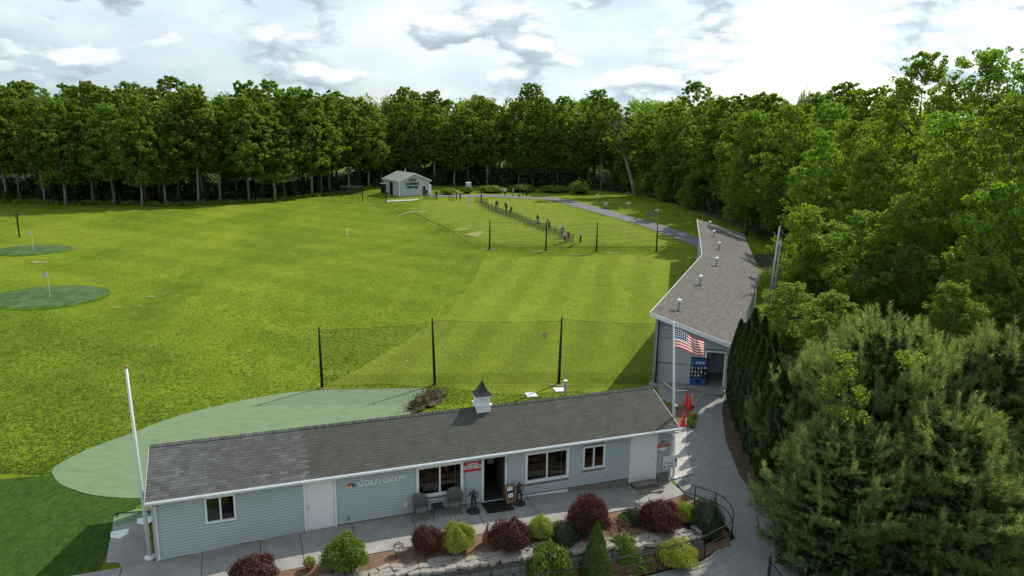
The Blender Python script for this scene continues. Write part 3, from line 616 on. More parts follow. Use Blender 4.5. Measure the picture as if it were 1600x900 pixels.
    for side in (0, 1):
        for row in range(nrow):
            d0 = row * exp - 0.02; xx = x0 - 0.005 - (0.15 if row % 2 else 0.0)
            if d0 + exp > SL + 0.01: continue
            while xx < x1:
                a0 = max(xx, x0 - 0.004); a1 = min(xx + W - 0.004, x1 + 0.004); xx += W
                if a1 - a0 < 0.04: continue
                r = rnd.random(); lift = 0.0015 * rnd.random()
                yy = -OVF + d0 * cs; zz = ZE + 0.004 + d0 * sn + lift
                if side == 0 and a1 < 5.3 and singles < 300 and a1 - a0 > 0.29:
                    key = (int(r * 5), int(((a0 * 3.3) % 1) * 6)) ; me = protos.get(key)
                    if me is None:
                        mb = MB(); mb.add(tab_geo(W - 0.004), FACES); me = mb.mesh('shingle', 'shingle_dark'); tint_all(me, tint(a0, r, row)); protos[key] = me
                    put('shingle', me, rf, (a0, yy, zz), (sl, 0, 0)); singles += 1
                else:
                    q = [(a0 + vx, yy + vy * cs - vz * sn, zz + vy * sn + vz * cs) for vx, vy, vz in tab_geo(a1 - a0)]
                    if side: q = [(x, DEP - y, z) for x, y, z in q]
                    k = len(joined[0]); joined[0].extend(q); joined[1].extend([tuple(i + k for i in f) for f in FACES]); joined[2].extend([tint(a0, r, row)] * 8)
    me = np_mesh('shingles', joined[0], joined[1], 'shingle_dark')
    att = me.attributes.new('tint', 'FLOAT_COLOR', 'POINT'); att.data.foreach_set('color', np.array([(*c, 1) for c in joined[2]], np.float32).ravel())
    o = put('shingles', me, rf); o['kind'] = 'stuff'
    cap = ([], [], [])
    xx = x0
    while xx < x1:
        r = rnd.random(); w = 0.17; t0, t1_ = 0.030, 0.012
        q = [(xx, DEP / 2 - .14, ZR - .045 + t0), (xx + w, DEP / 2 - .14, ZR - .045 + t1_), (xx + w, DEP / 2, ZR + .012 + t1_), (xx, DEP / 2, ZR + .012 + t0), (xx, DEP / 2 + .14, ZR - .045 + t0), (xx + w, DEP / 2 + .14, ZR - .045 + t1_),
             (xx, DEP / 2 - .14, ZR - .06), (xx, DEP / 2, ZR), (xx, DEP / 2 + .14, ZR - .06), (xx + w, DEP / 2 - .14, ZR - .06)]
        k = len(cap[0]); cap[0].extend(q); cap[1].extend([tuple(i + k for i in f) for f in [(0, 1, 2, 3), (3, 2, 5, 4), (6, 0, 3, 7), (7, 3, 4, 8), (0, 6, 9, 1)]])
        v = 0.75 + 0.5 * r + (0.35 if xx < 5 else 0); cap[2].extend([(v, v, v)] * 10); xx += 0.15
    me = np_mesh('ridge_caps', cap[0], cap[1], 'shingle_dark')
    att = me.attributes.new('tint', 'FLOAT_COLOR', 'POINT'); att.data.foreach_set('color', np.array([(*c, 1) for c in cap[2]], np.float32).ravel())
    o = put('ridge_caps', me, rf); o['kind'] = 'stuff'
    # cupola
    cx, cy = 12.62, DEP / 2 - 0.05; cu = bpy.data.objects.new('cupola', None); link(cu, shop); cu.location = (cx, cy, ZR - 0.32)
    b = MB(); b.hexa([(-.34, -.34, 0), (.34, -.34, 0), (.34, .34, 0), (-.34, .34, 0), (-.36, -.36, .50), (.36, -.36, .50), (.36, .36, .50), (-.36, .36, .50)]); b.build('base', 'white_paint', cu)
    MB().box(-.40, .40, -.40, .40, .50, .55).build('ledge', 'white_paint', cu)
    MB().box(-.33, .33, -.33, .33, .55, .92).build('lantern', 'white_paint', cu)
    lv = MB()
    for k in range(5):
        z = .60 + k * .06
        for s in (-1, 1): lv.box(-.24, .24, s * .335 - .012, s * .335 + .012, z, z + .035); lv.box(s * .335 - .012, s * .335 + .012, -.24, .24, z, z + .035)
    lv.build('louvre', 'white_metal', cu)
    MB().box(-.42, .42, -.42, .42, .92, .96).build('cornice', 'white_paint', cu)
    rr = MB(); prof = [(.43, .96), (.30, 1.07), (.20, 1.20), (.12, 1.36), (.05, 1.52), (.012, 1.60)]
    vs = [(sx * r, sy * r, z) for r, z in prof for sx, sy in ((-1, -1), (1, -1), (1, 1), (-1, 1))]
    rr.add(vs, [(i * 4 + k, i * 4 + (k + 1) % 4, (i + 1) * 4 + (k + 1) % 4, (i + 1) * 4 + k) for i in range(len(prof) - 1) for k in range(4)] + [(3, 2, 1, 0), (20, 21, 22, 23)])
    rr.build('cupola_roof', 'black_metal', cu)
    MB().tube([(0, 0, 1.58), (0.03, 0, 1.76)], [.012, .004], 6).build('finial', 'black_metal', cu)
    cu.scale = (.86, .86, .95)
    # vent pipe on the rear slope, small wall fittings
    v = MB(); v.tube([(16.72, 2.75, 2.8), (16.72, 2.75, 3.72)], 0.055, 10); v.build('vent_pipe', 'galvanised', shop)
    MB().lathe([(.075, 0), (.095, .02), (.095, .08), (.03, .11)], 12, o=(16.72, 2.75, 3.70)).build('vent_cap', 'white_paint', shop)
    MB().box(8.77, 8.90, -.075, -.03, .42, .57).build('outlet_box', 'white_paint', shop)
    MB().box(17.45, 17.53, -.075, -.03, .28, .42).build('outlet_box', 'siding', shop)
    MB().box(6.62, 6.68, -.075, -.03, .22, .36).build('tap', 'grey_print', shop)
    # small window-box lamp at the left gable
    MB().box(-.14, -.03, 1.2, 1.32, 2.0, 2.25).build('gable_lamp', 'black_metal', shop)
def tint_all(me, c):
    a = me.attributes.get('tint') or me.attributes.new('tint', 'FLOAT_COLOR', 'POINT')
    a.data.foreach_set('color', np.tile(np.array([*c, 1], np.float32), len(me.vertices)))
build_shop()

# steps under the right-hand door
def brick_steps():
    t = thing('brick_steps', 'two worn brick steps below the right-hand white door', 'steps', (*AB(19.3, -0.03), 0), YAW)
    z0 = t1(*AB(19.3, -.4)) + .04
    for k, (d0, d1, z1) in enumerate(((-.42, -.02, -.19), (-.84, -.42, -.315))):
        MB().box(-.56, .56, d0, d1, z0 - .1, z1 - .07).build('tread_core', 'mortar', t)
        mb = MB(); mb.box(0, .128, 0, .37, 0, .075); me = mb.mesh('brick', 'brick')
        for j in range(8): put('brick', me, t, (-.56 + j * .141, d0 + .008, z1 - .07 + .006 * rnd.random()))
        for j in range(5): put('brick', me, t, (-.56 + j * .226, d0 - .012, z1 - .155), (0, 0, 0), (1.72, .06, 1))
brick_steps()

# ------------------------------------------------------------------ the tee building on the right
HI = [Vector((8.0, 42.1)), Vector((15.9, 62.2)), Vector((21.3, 86.8))]; LO = [Vector((12.62, 41.0)), Vector((20.9, 62.0)), Vector((26.6, 86.2))]
ZH, ZL = 4.42, 2.85
def build_tee():
    o0 = HI[0]; t = thing('tee_building', 'long bent grey driving range building with single-pitch brown shingle roof', 'building', (o0.x, o0.y, 0))
    q = lambda p, z: (p.x - o0.x, p.y - o0.y, z)
    fas = MB(); strips = ([], [], [])
    rf = None
    for s in (0, 1):
        h0, h1, l0, l1 = HI[s], HI[s + 1], LO[s], LO[s + 1]
        m = MB(); m.hexa([q(h0, ZH - .14), q(l0, ZL - .14), q(l1, ZL - .14), q(h1, ZH - .14), q(h0, ZH), q(l0, ZL), q(l1, ZL), q(h1, ZH)])
        r_ = m.build('roof', 'shingle_tan', t); tint_all(r_.data, (.8, .8, .8)); rf = rf or r_
        n = 34; length = (h1 - h0).length; cols = int(length / 0.62)
        for k in range(n):
            f0, f1 = k / n, (k + 1.25) / n
            f1 = min(f1, 1.0)
            for j in range(cols):
                off = 0.5 * (k % 2)
                g0 = max(0, (j + off - .5) / cols); g1 = min(1, (j + off + .5 - 0.012) / cols)
                if g1 - g0 < 0.002: continue
                def pt(f, g, dz):
                    a = h0.lerp(h1, g); b = l0.lerp(l1, g); p = a.lerp(b, f); return q(p, ZH + (ZL - ZH) * f + dz)
                base = len(strips[0]); strips[0].extend([pt(f0, g0, .002), pt(f0, g1, .002), pt(f1, g1, .020), pt(f1, g0, .020), pt(f1, g1, .003), pt(f1, g0, .003)])
                strips[1].extend([(base + 3, base + 2, base + 1, base), (base + 5, base + 4, base + 2, base + 3)])
                v = .85 + .3 * rnd.random(); strips[2].extend([(v, v, v)] * 6)
        # white fascia on the high edge
        d = (h1 - h0).normalized(); nn = Vector((-d.y, d.x)) * 0.03
        fas.hexa([q(h0 + nn, ZH - .22), q(h0, ZH - .22), q(h1, ZH - .22), q(h1 + nn, ZH - .22), q(h0 + nn, ZH + .03), q(h0, ZH + .03), q(h1, ZH + .03), q(h1 + nn, ZH + .03)])
    me = np_mesh('shingles', strips[0], strips[1], 'shingle_tan'); a = me.attributes.new('tint', 'FLOAT_COLOR', 'POINT')
    a.data.foreach_set('color', np.array([(*c, 1) for c in strips[2]], np.float32).ravel()); o = put('shingles', me, rf); o['kind'] = 'stuff'
    fas.build('fascia', 'white_paint', t)
    d = (LO[0] - HI[0]).normalized(); back = Vector((-d.y, d.x)); fr = -back * 0.03
    m = MB(); a, b = HI[0] + fr, LO[0] + fr
    m.hexa([q(a, ZH - .22), q(b, ZL - .22), q(b - fr, ZL - .22), q(a - fr, ZH - .22), q(a, ZH + .03), q(b, ZL + .03), q(b - fr, ZL + .03), q(a - fr, ZH + .03)]); m.build('rake_board', 'white_paint', t)
    # front gable wall, set back below the roof edge
    yaw = math.atan2(d.y, d.x); g = bpy.data.objects.new('front_wall', None); link(g, t); g.rotation_euler = (0, 0, yaw)
    s0 = 0.32; g.location = (*(d * s0 + back * 0.80), 0); WL = (LO[0] - HI[0]).length - 0.45
    top = lambda x: ZH - .18 + (ZL - ZH) * (x + s0) / (LO[0] - HI[0]).length
    D0, D1, DZ = 3.02, 4.02, 2.12
    m = MB(); m.prism([(0, -.3), (D0, -.3), (D0, top(D0)), (0, top(0))], 0, .12); m.prism([(D0, DZ), (D1, DZ), (D1, top(D1)), (D0, top(D0))], 0, .12); m.prism([(D1, -.3), (WL, -.3), (WL, top(WL)), (D1, top(D1))], 0, .12)
    m.build('wall_core', 'foundation', g)
    bm_ = MB(); bm_.add([(0, -0.05, 0), (1, -0.05, 0), (1, 0, 0), (0, 0, 0), (0, -0.020, 0.112), (1, -0.020, 0.112), (1, 0, 0.112), (0, 0, 0.112)], [(3, 2, 1, 0), (4, 5, 6, 7), (0, 1, 5, 4), (1, 2, 6, 5), (2, 3, 7, 6), (3, 0, 4, 7)])
    board = bm_.mesh('siding_board', 'siding'); z = 0.02
    while z < top(0) - .1:
        xe = min(WL, (z + .14 - (ZH - .18)) / (ZL - ZH) * (LO[0] - HI[0]).length - s0) if z + .14 > top(WL) else WL
        segs = [(0.06, xe)]
        if z < DZ + .08: segs = [(0.06, min(xe, D0 - .09)), (D1 + .09, xe)]
        for p in segs:
            if p[1] - p[0] > .08: put('siding_board', board, g, (p[0], -.001, z), (0, 0, 0), (p[1] - p[0], 1, 1))
        z += .136
    c = MB(); c.box(-.03, .06, -.06, .1, 0, top(0) - .02); c.build('corner_board', 'siding', g)
    c = MB(); c.box(D0 - .09, D0, -.065, .14, 0, DZ + .09); c.box(D1, D1 + .09, -.065, .14, 0, DZ + .09); c.box(D0, D1, -.064, .14, DZ, DZ + .09); c.build('door_frame', 'white_paint', g)
    MB().tube([(.02, -.07, 2.75), (1.2, -.07, 2.78), (2.9, -.07, 2.72)], .014, 6).build('conduit', 'grey_print', g); MB().tube([(.1, -.07, 1.28), (1.9, -.07, 1.26)], .025, 6).build('conduit', 'grey_print', g)
    lt = MB(); lt.box(.5, .9, -.06, -.02, 3.42, 3.5)
    for x in (.56, .74, .92): lt.lathe([(.03, 0), (.07, .1), (.07, .12)], 10, o=(x, -.16, 3.36))
    lt.build('flood_light', 'white_paint', g)
    # body behind: rear wall, posts and stall screens on the open field side
    for s in (0, 1):
        h0, h1, l0, l1 = HI[s], HI[s + 1], LO[s], LO[s + 1]; dd = (h1 - h0).normalized(); nr = Vector((dd.y, -dd.x))
        m = MB()
        A = l0 - nr * .35 + dd * .45; Bq = l1 - nr * .35
        m.hexa([q(A, -.3), q(A + nr * .1, -.3), q(Bq + nr * .1, -.3), q(Bq, -.3), q(A, ZL - .02), q(A + nr * .1, ZL - .1), q(Bq + nr * .1, ZL - .1), q(Bq, ZL - .02)]); m.build('rear_wall', 'siding', t)
        L_ = (h1 - h0).length; k = 0; x = 1.5
        while x < L_:
            p = h0 + dd * x + nr * .35; MB().box(-.08, .08, -.08, .08, -.2, ZH - .25).build('post', 'siding', t, loc=q(p, 0))
            p2 = p + nr * 1.8; MB().hexa([q(p, .05), q(p2, .05), q(p2 + dd * .04, .05), q(p + dd * .04, .05), q(p, 1.1), q(p2, 1.1), q(p2 + dd * .04, 1.1), q(p + dd * .04, 1.1)]).build('stall_screen', 'dark_room', t); x += 3.0
        MB().hexa([q(h0 + nr * .1, -.2), q(l0 - nr * .3, -.2), q(l1 - nr * .3, -.2), q(h1 + nr * .1, -.2), q(h0 + nr * .1, .06), q(l0 - nr * .3, .06), q(l1 - nr * .3, .06), q(h1 + nr * .1, .06)]).build('floor_slab', 'concrete', t)
    # high field-side wall of the far wing
    dd = (HI[2] - HI[1]).normalized(); nr = Vector((dd.y, -dd.x)); a, b = HI[1] + nr * .3, HI[2] + nr * .3
    MB().hexa([q(a, -.2), q(a + nr * .1, -.2), q(b + nr * .1, -.2), q(b, -.2), q(a, ZH - .2), q(a + nr * .1, ZH - .25), q(b + nr * .1, ZH - .25), q(b, ZH - .2)]).build('field_wall', 'siding', t)
    dd = (HI[1] - HI[0]).normalized(); nr = Vector((dd.y, -dd.x)); a, b = HI[0] + nr * .3 + dd * .5, HI[1] + nr * .3
    MB().hexa([q(a, -.2), q(a + nr * .1, -.2), q(b + nr * .1, -.2), q(b, -.2), q(a, ZH - .2), q(a + nr * .1, ZH - .25), q(b + nr * .1, ZH - .25), q(b, ZH - .2)]).build('field_wall', 'siding', t)
    # six flues along the roof
    for i, (px, py) in enumerate(((1060, 486), (1094, 446), (1119, 416), (1123, 391), (1115, 371), (1109, 356))):
        best = None
        d_ = px_ray(px, py); z = 3.8
        for _ in range(30):
            tt = (z - CAM_H) / d_.z; p = Vector((d_.x * tt, d_.y * tt))
            s = 0 if i < 3 else 1; h0, h1 = HI[s], HI[s + 1]; dd = (h1 - h0).normalized(); nr = Vector((dd.y, -dd.x)); f = (p - h0).dot(nr) / (LO[s] - HI[s]).dot(nr); z = ZH + (ZL - ZH) * min(1, max(0, f))
        fl = bpy.data.objects.new('flue', None); link(fl, t); fl.location = q(p, z - .05)
        MB().tube([(0, 0, 0), (0, 0, .62)], .085, 10).build('pipe', 'galvanised', fl); MB().lathe([(.10, .60), (.14, .63), (.14, .76), (.04, .82)], 12).build('cap', 'white_paint', fl)
        MB().lathe([(.2, .02), (.13, .10), (.085, .12)], 12).build('flashing', 'black_metal', fl)
    # inside of the doorway
    m = MB(); m.box(2.6, 4.4, 2.6, 2.7, -.1, 2.7); m.box(4.2, 4.3, .13, 2.6, -.1, 2.6); m.box(2.2, 2.3, .13, 2.6, -.1, 2.6); m.build('inner_wall', 'siding', g)
    MB().box(3.1, 3.35, 2.3, 2.59, 1.0, 2.0).build('cabinet', 'white_paint', g)
build_tee()

# ------------------------------------------------------------------ signs and fittings on the shop front
def shop_signs():
    zx = lambda a, z, b=-0.055: (*AB(a, b), z)
    # white letters with a coloured fan emblem
    t = thing('wall_lettering', 'white letters GOLF ACADEMY with a coloured fan emblem on the grey wall', 'sign', zx(6.62, 1.50), YAW)
    me = text_mesh('lettering', 'GOLF', .30, 'white_paint', .012, .006); w1 = max(v.co.x for v in me.vertices); k = .80 / w1
    put('lettering', me, t, (.40, 0, .03), WALL_TEXT, (k, k, 1))
    me = text_mesh('lettering', 'CADEMY', .30, 'white_paint', .012, .006); w1 = max(v.co.x for v in me.vertices); k2 = 0.93 / w1
    put('lettering', me, t, (1.36, 0, .03), WALL_TEXT, (k2, k, 1))
    MB().hexa([(1.21, -.012, .03), (1.26, -.012, .03), (1.26, .0, .03), (1.21, 0, .03), (1.30, -.012, .23), (1.35, -.012, .23), (1.35, 0, .23), (1.30, 0, .23)]).build('lettering_stroke', 'white_paint', t)
    MB().hexa([(1.29, -.012, .08), (1.35, -.012, .08), (1.35, 0, .08), (1.29, 0, .08), (1.29, -.012, .115), (1.35, -.012, .115), (1.35, 0, .115), (1.29, 0, .115)]).build('lettering_stroke', 'white_paint', t)
    MB().lathe([(.022, 0), (.022, .012)], 10).build('ball_dot', 'navy', t, loc=(1.335, 0, .20))
    t.children[-1].rotation_euler = (R(90), 0, 0)
    for i, c in enumerate(('yellow_paint', 'orange_paint', 'red_paint', 'purple_paint', 'blue_paint', 'teal_paint')):
        a0, a1 = R(186 - i * 32.5), R(186 - i * 32.5 - 26); pts = [(.03, 0)] + [(.165 * math.cos(a0 + (a1 - a0) * q / 4), .165 * math.sin(a0 + (a1 - a0) * q / 4)) for q in range(5)]
        MB().prism([(.17 + x * 1.05, .05 + z) for x, z in pts], -.012, 0).build('emblem_wedge', c, t)
    MB().prism([(.165, .03), (.175, .03), (.195, .1), (.17, .17), (.15, .1)], -.016, -.004).build('emblem_body', 'white_paint', t)
    # red sign by the door
    t = thing('red_sign', 'red and white banner sign Golf Pride left of the open door', 'sign', zx(11.17, 1.48), YAW)
    MB().box(0, .73, -.02, 0, 0, .39).build('board', 'red_paint', t)
    MB().box(.008, .722, -.026, -.0205, .125, .245).build('white_band', 'white_paint', t)
    me = text_mesh('lettering', 'Golf Pride', .13, 'paper', .003, .003); w1 = max(v.co.x for v in me.vertices); put('lettering', me, t, (.14, -.024, .275), WALL_TEXT, (.46 / w1, .46 / w1 * 1.15, 1))
    for x0, x1 in ((.04, .24), (.30, .46), (.52, .69)): MB().box(x0, x1, -.030, -.0265, .155, .215).build('printed_word', 'grey_print', t)
    # round sign
    t = thing('round_sign', 'round white and red badge sign right of the right-hand door', 'sign', zx(20.19, 1.40), YAW)
    d = MB().lathe([(.27, 0), (.27, .02)], 28).build('disc', 'white_paint', t); d.rotation_euler = (R(90), 0, 0)
    MB().prism([(.25 * math.cos(R(a)), .25 * math.sin(R(a))) for a in range(20, 165, 12)], -.026, -.021).build('grey_arc', 'grey_print', t)
    MB().box(-.29, .29, -.033, -.027, -.11, .07).build('red_band', 'orange_paint', t); MB().box(-.12, .14, -.038, -.034, -.07, .05).build('band_picture', 'grey_print', t)
    # hanging notice at the corner
    t = thing('hanging_notice', 'white rectangular notice board hung at the shop corner beside the flagpole', 'sign', zx(20.22, .26, -.09), YAW)
    MB().box(0, .72, -.02, 0, 0, .6).build('board', 'white_paint', t)
    for z, x0, x1 in ((.27, .08, .48), (.22, .08, .52), (.12, .2, .62), (.07, .2, .55)): MB().box(x0, x1, -.024, -.0205, z, z + .022).build('printed_line', 'grey_print', t)
    MB().box(.6, .67, -.025, -.0205, .28, .42).build('printed_mark', 'black_metal', t); MB().box(.03, .14, -.025, -.0205, .06, .13).build('printed_mark', 'black_metal', t)
    MB().lathe([(.03, 0), (.03, .004)], 12).build('printed_mark', 'grey_print', t, loc=(.35, -.021, .45)); t.children[-1].rotation_euler = (R(90), 0, 0)
    MB().tube([(.36, .0, .58), (.36, .06, .66)], .015, 6).build('hanger', 'white_metal', t)
shop_signs()

def skin_figure(joints, edges, name, mats, assign, sub=1):
    """joints: {key:(x,y,z,r)}; one continuous skinned surface"""
    keys = list(joints); me = bpy.data.meshes.new(name); me.from_pydata([joints[k][:3] for k in keys], [(keys.index(a), keys.index(b)) for a, b in edges], [])
    o = bpy.data.objects.new(name, me); C.objects.link(o)
    o.modifiers.new('skin', 'SKIN')
    for i, k in enumerate(keys):
        sv = me.skin_vertices[0].data[i]; r = joints[k][3]; sv.radius = r if isinstance(r, tuple) else (r, r); sv.use_root = (i == 0)
    s = o.modifiers.new('sub', 'SUBSURF'); s.levels = sub; s.render_levels = sub
    dg = bpy.context.evaluated_depsgraph_get(); dg.update(); m2 = bpy.data.meshes.new_from_object(o.evaluated_get(dg)); bpy.data.objects.remove(o)
    m2.materials.clear()
    for m in mats: m2.materials.append(MATS[m])
    for p in m2.polygons: p.material_index = assign(p.center); p.use_smooth = True
    m2.name = name; return m2
BODY_E = [('pel', 'spine'), ('spine', 'chest'), ('chest', 'neck'), ('neck', 'head'), ('head', 'crown'), ('chest', 'shL'), ('shL', 'elL'), ('elL', 'wrL'), ('wrL', 'haL'), ('chest', 'shR'), ('shR', 'elR'), ('elR', 'wrR'), ('wrR', 'haR'),
          ('pel', 'hiL'), ('hiL', 'knL'), ('knL', 'anL'), ('anL', 'toL'), ('pel', 'hiR'), ('hiR', 'knR'), ('knR', 'anR'), ('anR', 'toR')]
def pose(kind):
    """figure 1.7 m tall facing -y"""
    J = dict(pel=(0, 0, .93, (.15, .11)), spine=(0, .01, 1.12, (.14, .10)), chest=(0, 0, 1.32, (.17, .11)), neck=(0, -.01, 1.48, .055), head=(0, -.02, 1.57, (.085, .095)), crown=(0, -.01, 1.66, (.07, .08)),
             shL=(.19, 0, 1.40, .065), elL=(.25, .03, 1.13, .048), wrL=(.25, -.06, .90, .034), haL=(.25, -.09, .82, .035), shR=(-.19, 0, 1.40, .065), elR=(-.25, .03, 1.13, .048), wrR=(-.25, -.06, .90, .034), haR=(-.25, -.09, .82, .035),
             hiL=(.10, 0, .88, .10), knL=(.11, -.02, .50, .07), anL=(.11, .02, .08, .045), toL=(.12, -.15, .035, .04), hiR=(-.10, 0, .88, .10), knR=(-.11, -.02, .50, .07), anR=(-.11, .02, .08, .045), toR=(-.12, -.15, .035, .04))
    def mv(**k):
        for n, (x, y, z) in k.items(): J[n] = (x, y, z, J[n][3])
    if kind == 'address':
        mv(spine=(0, -.06, 1.08), chest=(0, -.20, 1.24), neck=(0, -.33, 1.36), head=(0, -.40, 1.42), crown=(0, -.45, 1.49), shL=(.18, -.24, 1.28), elL=(.14, -.32, 1.03), wrL=(.05, -.38, .83), haL=(.03, -.40, .76),
           shR=(-.18, -.24, 1.28), elR=(-.14, -.32, 1.03), wrR=(-.05, -.38, .83), haR=(-.03, -.40, .76), knL=(.15, -.08, .49), knR=(-.15, -.08, .49), anL=(.18, .02, .08), anR=(-.18, .02, .08), toL=(.19, -.15, .035), toR=(-.19, -.15, .035))
    if kind == 'swing':
        mv(shL=(.17, -.07, 1.40), elL=(.02, -.2, 1.42), wrL=(-.18, -.12, 1.55), haL=(-.24, -.10, 1.62), elR=(-.36, .02, 1.38), wrR=(-.28, -.08, 1.55), haR=(-.26, -.10, 1.63), anL=(.18, .02, .08), anR=(-.18, .02, .08), knL=(.14, -.05, .5), knR=(-.14, -.05, .5), toL=(.2, -.14, .035), toR=(-.2, -.14, .035))
    if kind == 'crouch':
        mv(pel=(0, .05, .50), spine=(0, -.04, .66), chest=(0, -.16, .82), neck=(0, -.24, .95), head=(0, -.28, 1.02), crown=(0, -.29, 1.10), shL=(.18, -.18, .88), elL=(.2, -.34, .66), wrL=(.12, -.46, .5), haL=(.1, -.5, .44), shR=(-.18, -.18, .88), elR=(-.2, -.34, .66), wrR=(-.12, -.46, .5), haR=(-.1, -.5, .44),
           hiL=(.1, .02, .47), hiR=(-.1, .02, .47), knL=(.16, -.36, .50), knR=(-.16, -.34, .44), anL=(.15, -.08, .08), anR=(-.15, -.05, .08), toL=(.16, -.25, .035), toR=(-.16, -.22, .035))
    if kind == 'hold':
        mv(elL=(.30, -.05, 1.16), wrL=(.20, -.25, 1.10), haL=(.15, -.3, 1.11), elR=(-.30, 0, 1.18), wrR=(-.42, -.18, 1.22), haR=(-.46, -.24, 1.24))
    if kind == 'clasp':
        mv(elL=(.30, -.06, 1.14), wrL=(.10, -.24, 1.05), haL=(.02, -.26, 1.02), elR=(-.30, -.06, 1.14), wrR=(-.10, -.24, 1.05), haR=(-.02, -.27, 1.04), knL=(.16, -.04, .5), knR=(-.16, -.04, .5), anL=(.20, .0, .08), anR=(-.20, .0, .08), toL=(.22, -.15, .035), toR=(-.22, -.15, .035))
    return J
def golfer_statue(a, b, kind, label, rz, stick=False):
    x, y = AB(a, b); z = t1(x, y) + .045
    t = thing('bronze_statue', label, 'statue', (x, y, z), YAW + rz, 'bronze statues by the shop door')
    MB().lathe([(.26, 0), (.265, .03), (.25, .065), (.20, .08)], 24).build('base', 'bronze', t)
    me = skin_figure(pose(kind), BODY_E, 'figure', ['bronze'], lambda c: 0); put('figure', me, t, (0, 0, .07), (0, 0, 0), (.60, .66, .545))
    if stick: MB().tube([(-.335, -.18, .30), (-.36, -.10, 1.75)], .009, 6).build('rod', 'black_metal', t)
golfer_statue(11.42, -.62, 'hold', 'dark bronze figure on a round base left of the open door, holding a rod', R(-8), True)
golfer_statue(13.36, -.52, 'clasp', 'dark bronze figure with legs apart on a round base right of the open door', R(10))

def wicker_chair(a, b, rz, label):
    x, y = AB(a, b); t = thing('wicker_chair', label, 'chair', (x, y, t1(x, y) + .045), YAW + rz, 'grey wicker chairs by the window')
    MB().lathe([(.24, .36), (.27, .38), (.27, .43), (.22, .455), (.001, .46)], 20).build('seat', 'wicker', t, True)
    n = 18; v = []; f = []
    for ring, (z, r) in enumerate(((.40, .29), (.62, .33), (.80, .345), (.93, .33))):
        for k in range(n + 1):
            an = R(-15 + 210 * k / n); top = z if ring < 2 else (.62 + (z - .62) * (0.25 + .75 * max(0, math.sin(R(180 * k / n))) ** .7))
            v.append((r * math.cos(an), r * math.sin(an), top))
    m = n + 1
    for ring in range(3):
        for k in range(n): f.append((ring * m + k, ring * m + k + 1, (ring + 1) * m + k + 1, (ring + 1) * m + k))
    k0 = len(v); v2 = [(q[0] * .9, q[1] * .9, q[2]) for q in v]; f2 = [tuple(i + k0 for i in q[::-1]) for q in f]
    rim = [(3 * m + k, 3 * m + k + 1, k0 + 3 * m + k + 1, k0 + 3 * m + k) for k in range(n)] + [(r_ * m + e, (r_ + 1) * m + e, k0 + (r_ + 1) * m + e, k0 + r_ * m + e) for r_ in range(3) for e in (0, n)]
    MB().add(v + v2, f + f2 + rim).build('backrest', 'wicker', t, True)
    for sx, sy in ((.2, .18), (-.2, .18), (.21, -.17), (-.21, -.17)): MB().tube([(sx, sy, .38), (sx * 1.12, sy * 1.12, 0)], [.028, .022], 8).build('leg', 'wicker', t)
    MB().tube([(.22, -.19, .22), (-.22, -.19, .22)], .014, 6).build('stretcher', 'wicker', t)
wicker_chair(9.33, -.52, R(6), 'grey wicker tub chair left of the small black table')
wicker_chair(10.70, -.46, R(-8), 'grey wicker tub chair right of the small black table')
x, y = AB(10.0, -.50); t = thing('side_table', 'small square black metal table between the two wicker chairs', 'table', (x, y, t1(x, y) + .045), YAW)
MB().box(-.21, .21, -.21, .21, .42, .445).build('table_top', 'black_metal', t)
for sx in (-1, 1):
    for sy in (-1, 1): MB().tube([(sx * .19, sy * .19, .42), (sx * .2, sy * .2, 0)], .012, 6).build('leg', 'black_metal', t)
for sx in (-1, 1): MB().tube([(sx * .19, -.19, .36), (sx * .19, .19, .36)], .008, 6).build('rail', 'black_metal', t)
t = thing('door_mat', 'black rectangular rubber mat on the concrete before the open door', 'mat', (*AB(12.46, -.52), .05), YAW)
MB().box(-.55, .55, -.42, .42, 0, .012).build('mat_pad', 'black_rubber', t); MB().box(-.57, .57, -.44, -.42, 0, .009).build('mat_edge', 'black_rubber', t)
t = thing('sandwich_board', 'small wooden easel board with white papers beside the open door', 'sign', (*AB(13.02, -.30), .045), YAW + R(8))
for y0, y1, lab in ((-.16, -.02, 'front_panel'), (.16, .02, 'back_panel')):
    p = bpy.data.objects.new(lab, None); link(p, t)
    q = lambda x0, x1, z0, z1, d, mt, nm: MB().hexa([(x0, y0 + (y1 - y0) * z0 / .72 - d, z0), (x1, y0 + (y1 - y0) * z0 / .72 - d, z0), (x1, y0 + (y1 - y0) * z0 / .72, z0), (x0, y0 + (y1 - y0) * z0 / .72, z0),
                                                   (x0, y0 + (y1 - y0) * z1 / .72 - d, z1), (x1, y0 + (y1 - y0) * z1 / .72 - d, z1), (x1, y0 + (y1 - y0) * z1 / .72, z1), (x0, y0 + (y1 - y0) * z1 / .72, z1)]).build(nm, mt, p)
    q(-.2, .2, .02, .72, .012, 'black_wood', 'board')
    for x0, x1, z0, z1 in ((-.21, -.165, 0, .74), (.165, .21, 0, .74), (-.165, .165, .69, .74), (-.165, .165, .02, .16)): q(x0, x1, z0, z1, .03, 'oak', 'frame')
    if lab == 'front_panel':
        q(-.13, .12, .50, .66, .018, 'paper', 'sheet'); q(-.11, .13, .22, .40, .018, 'paper', 'sheet')

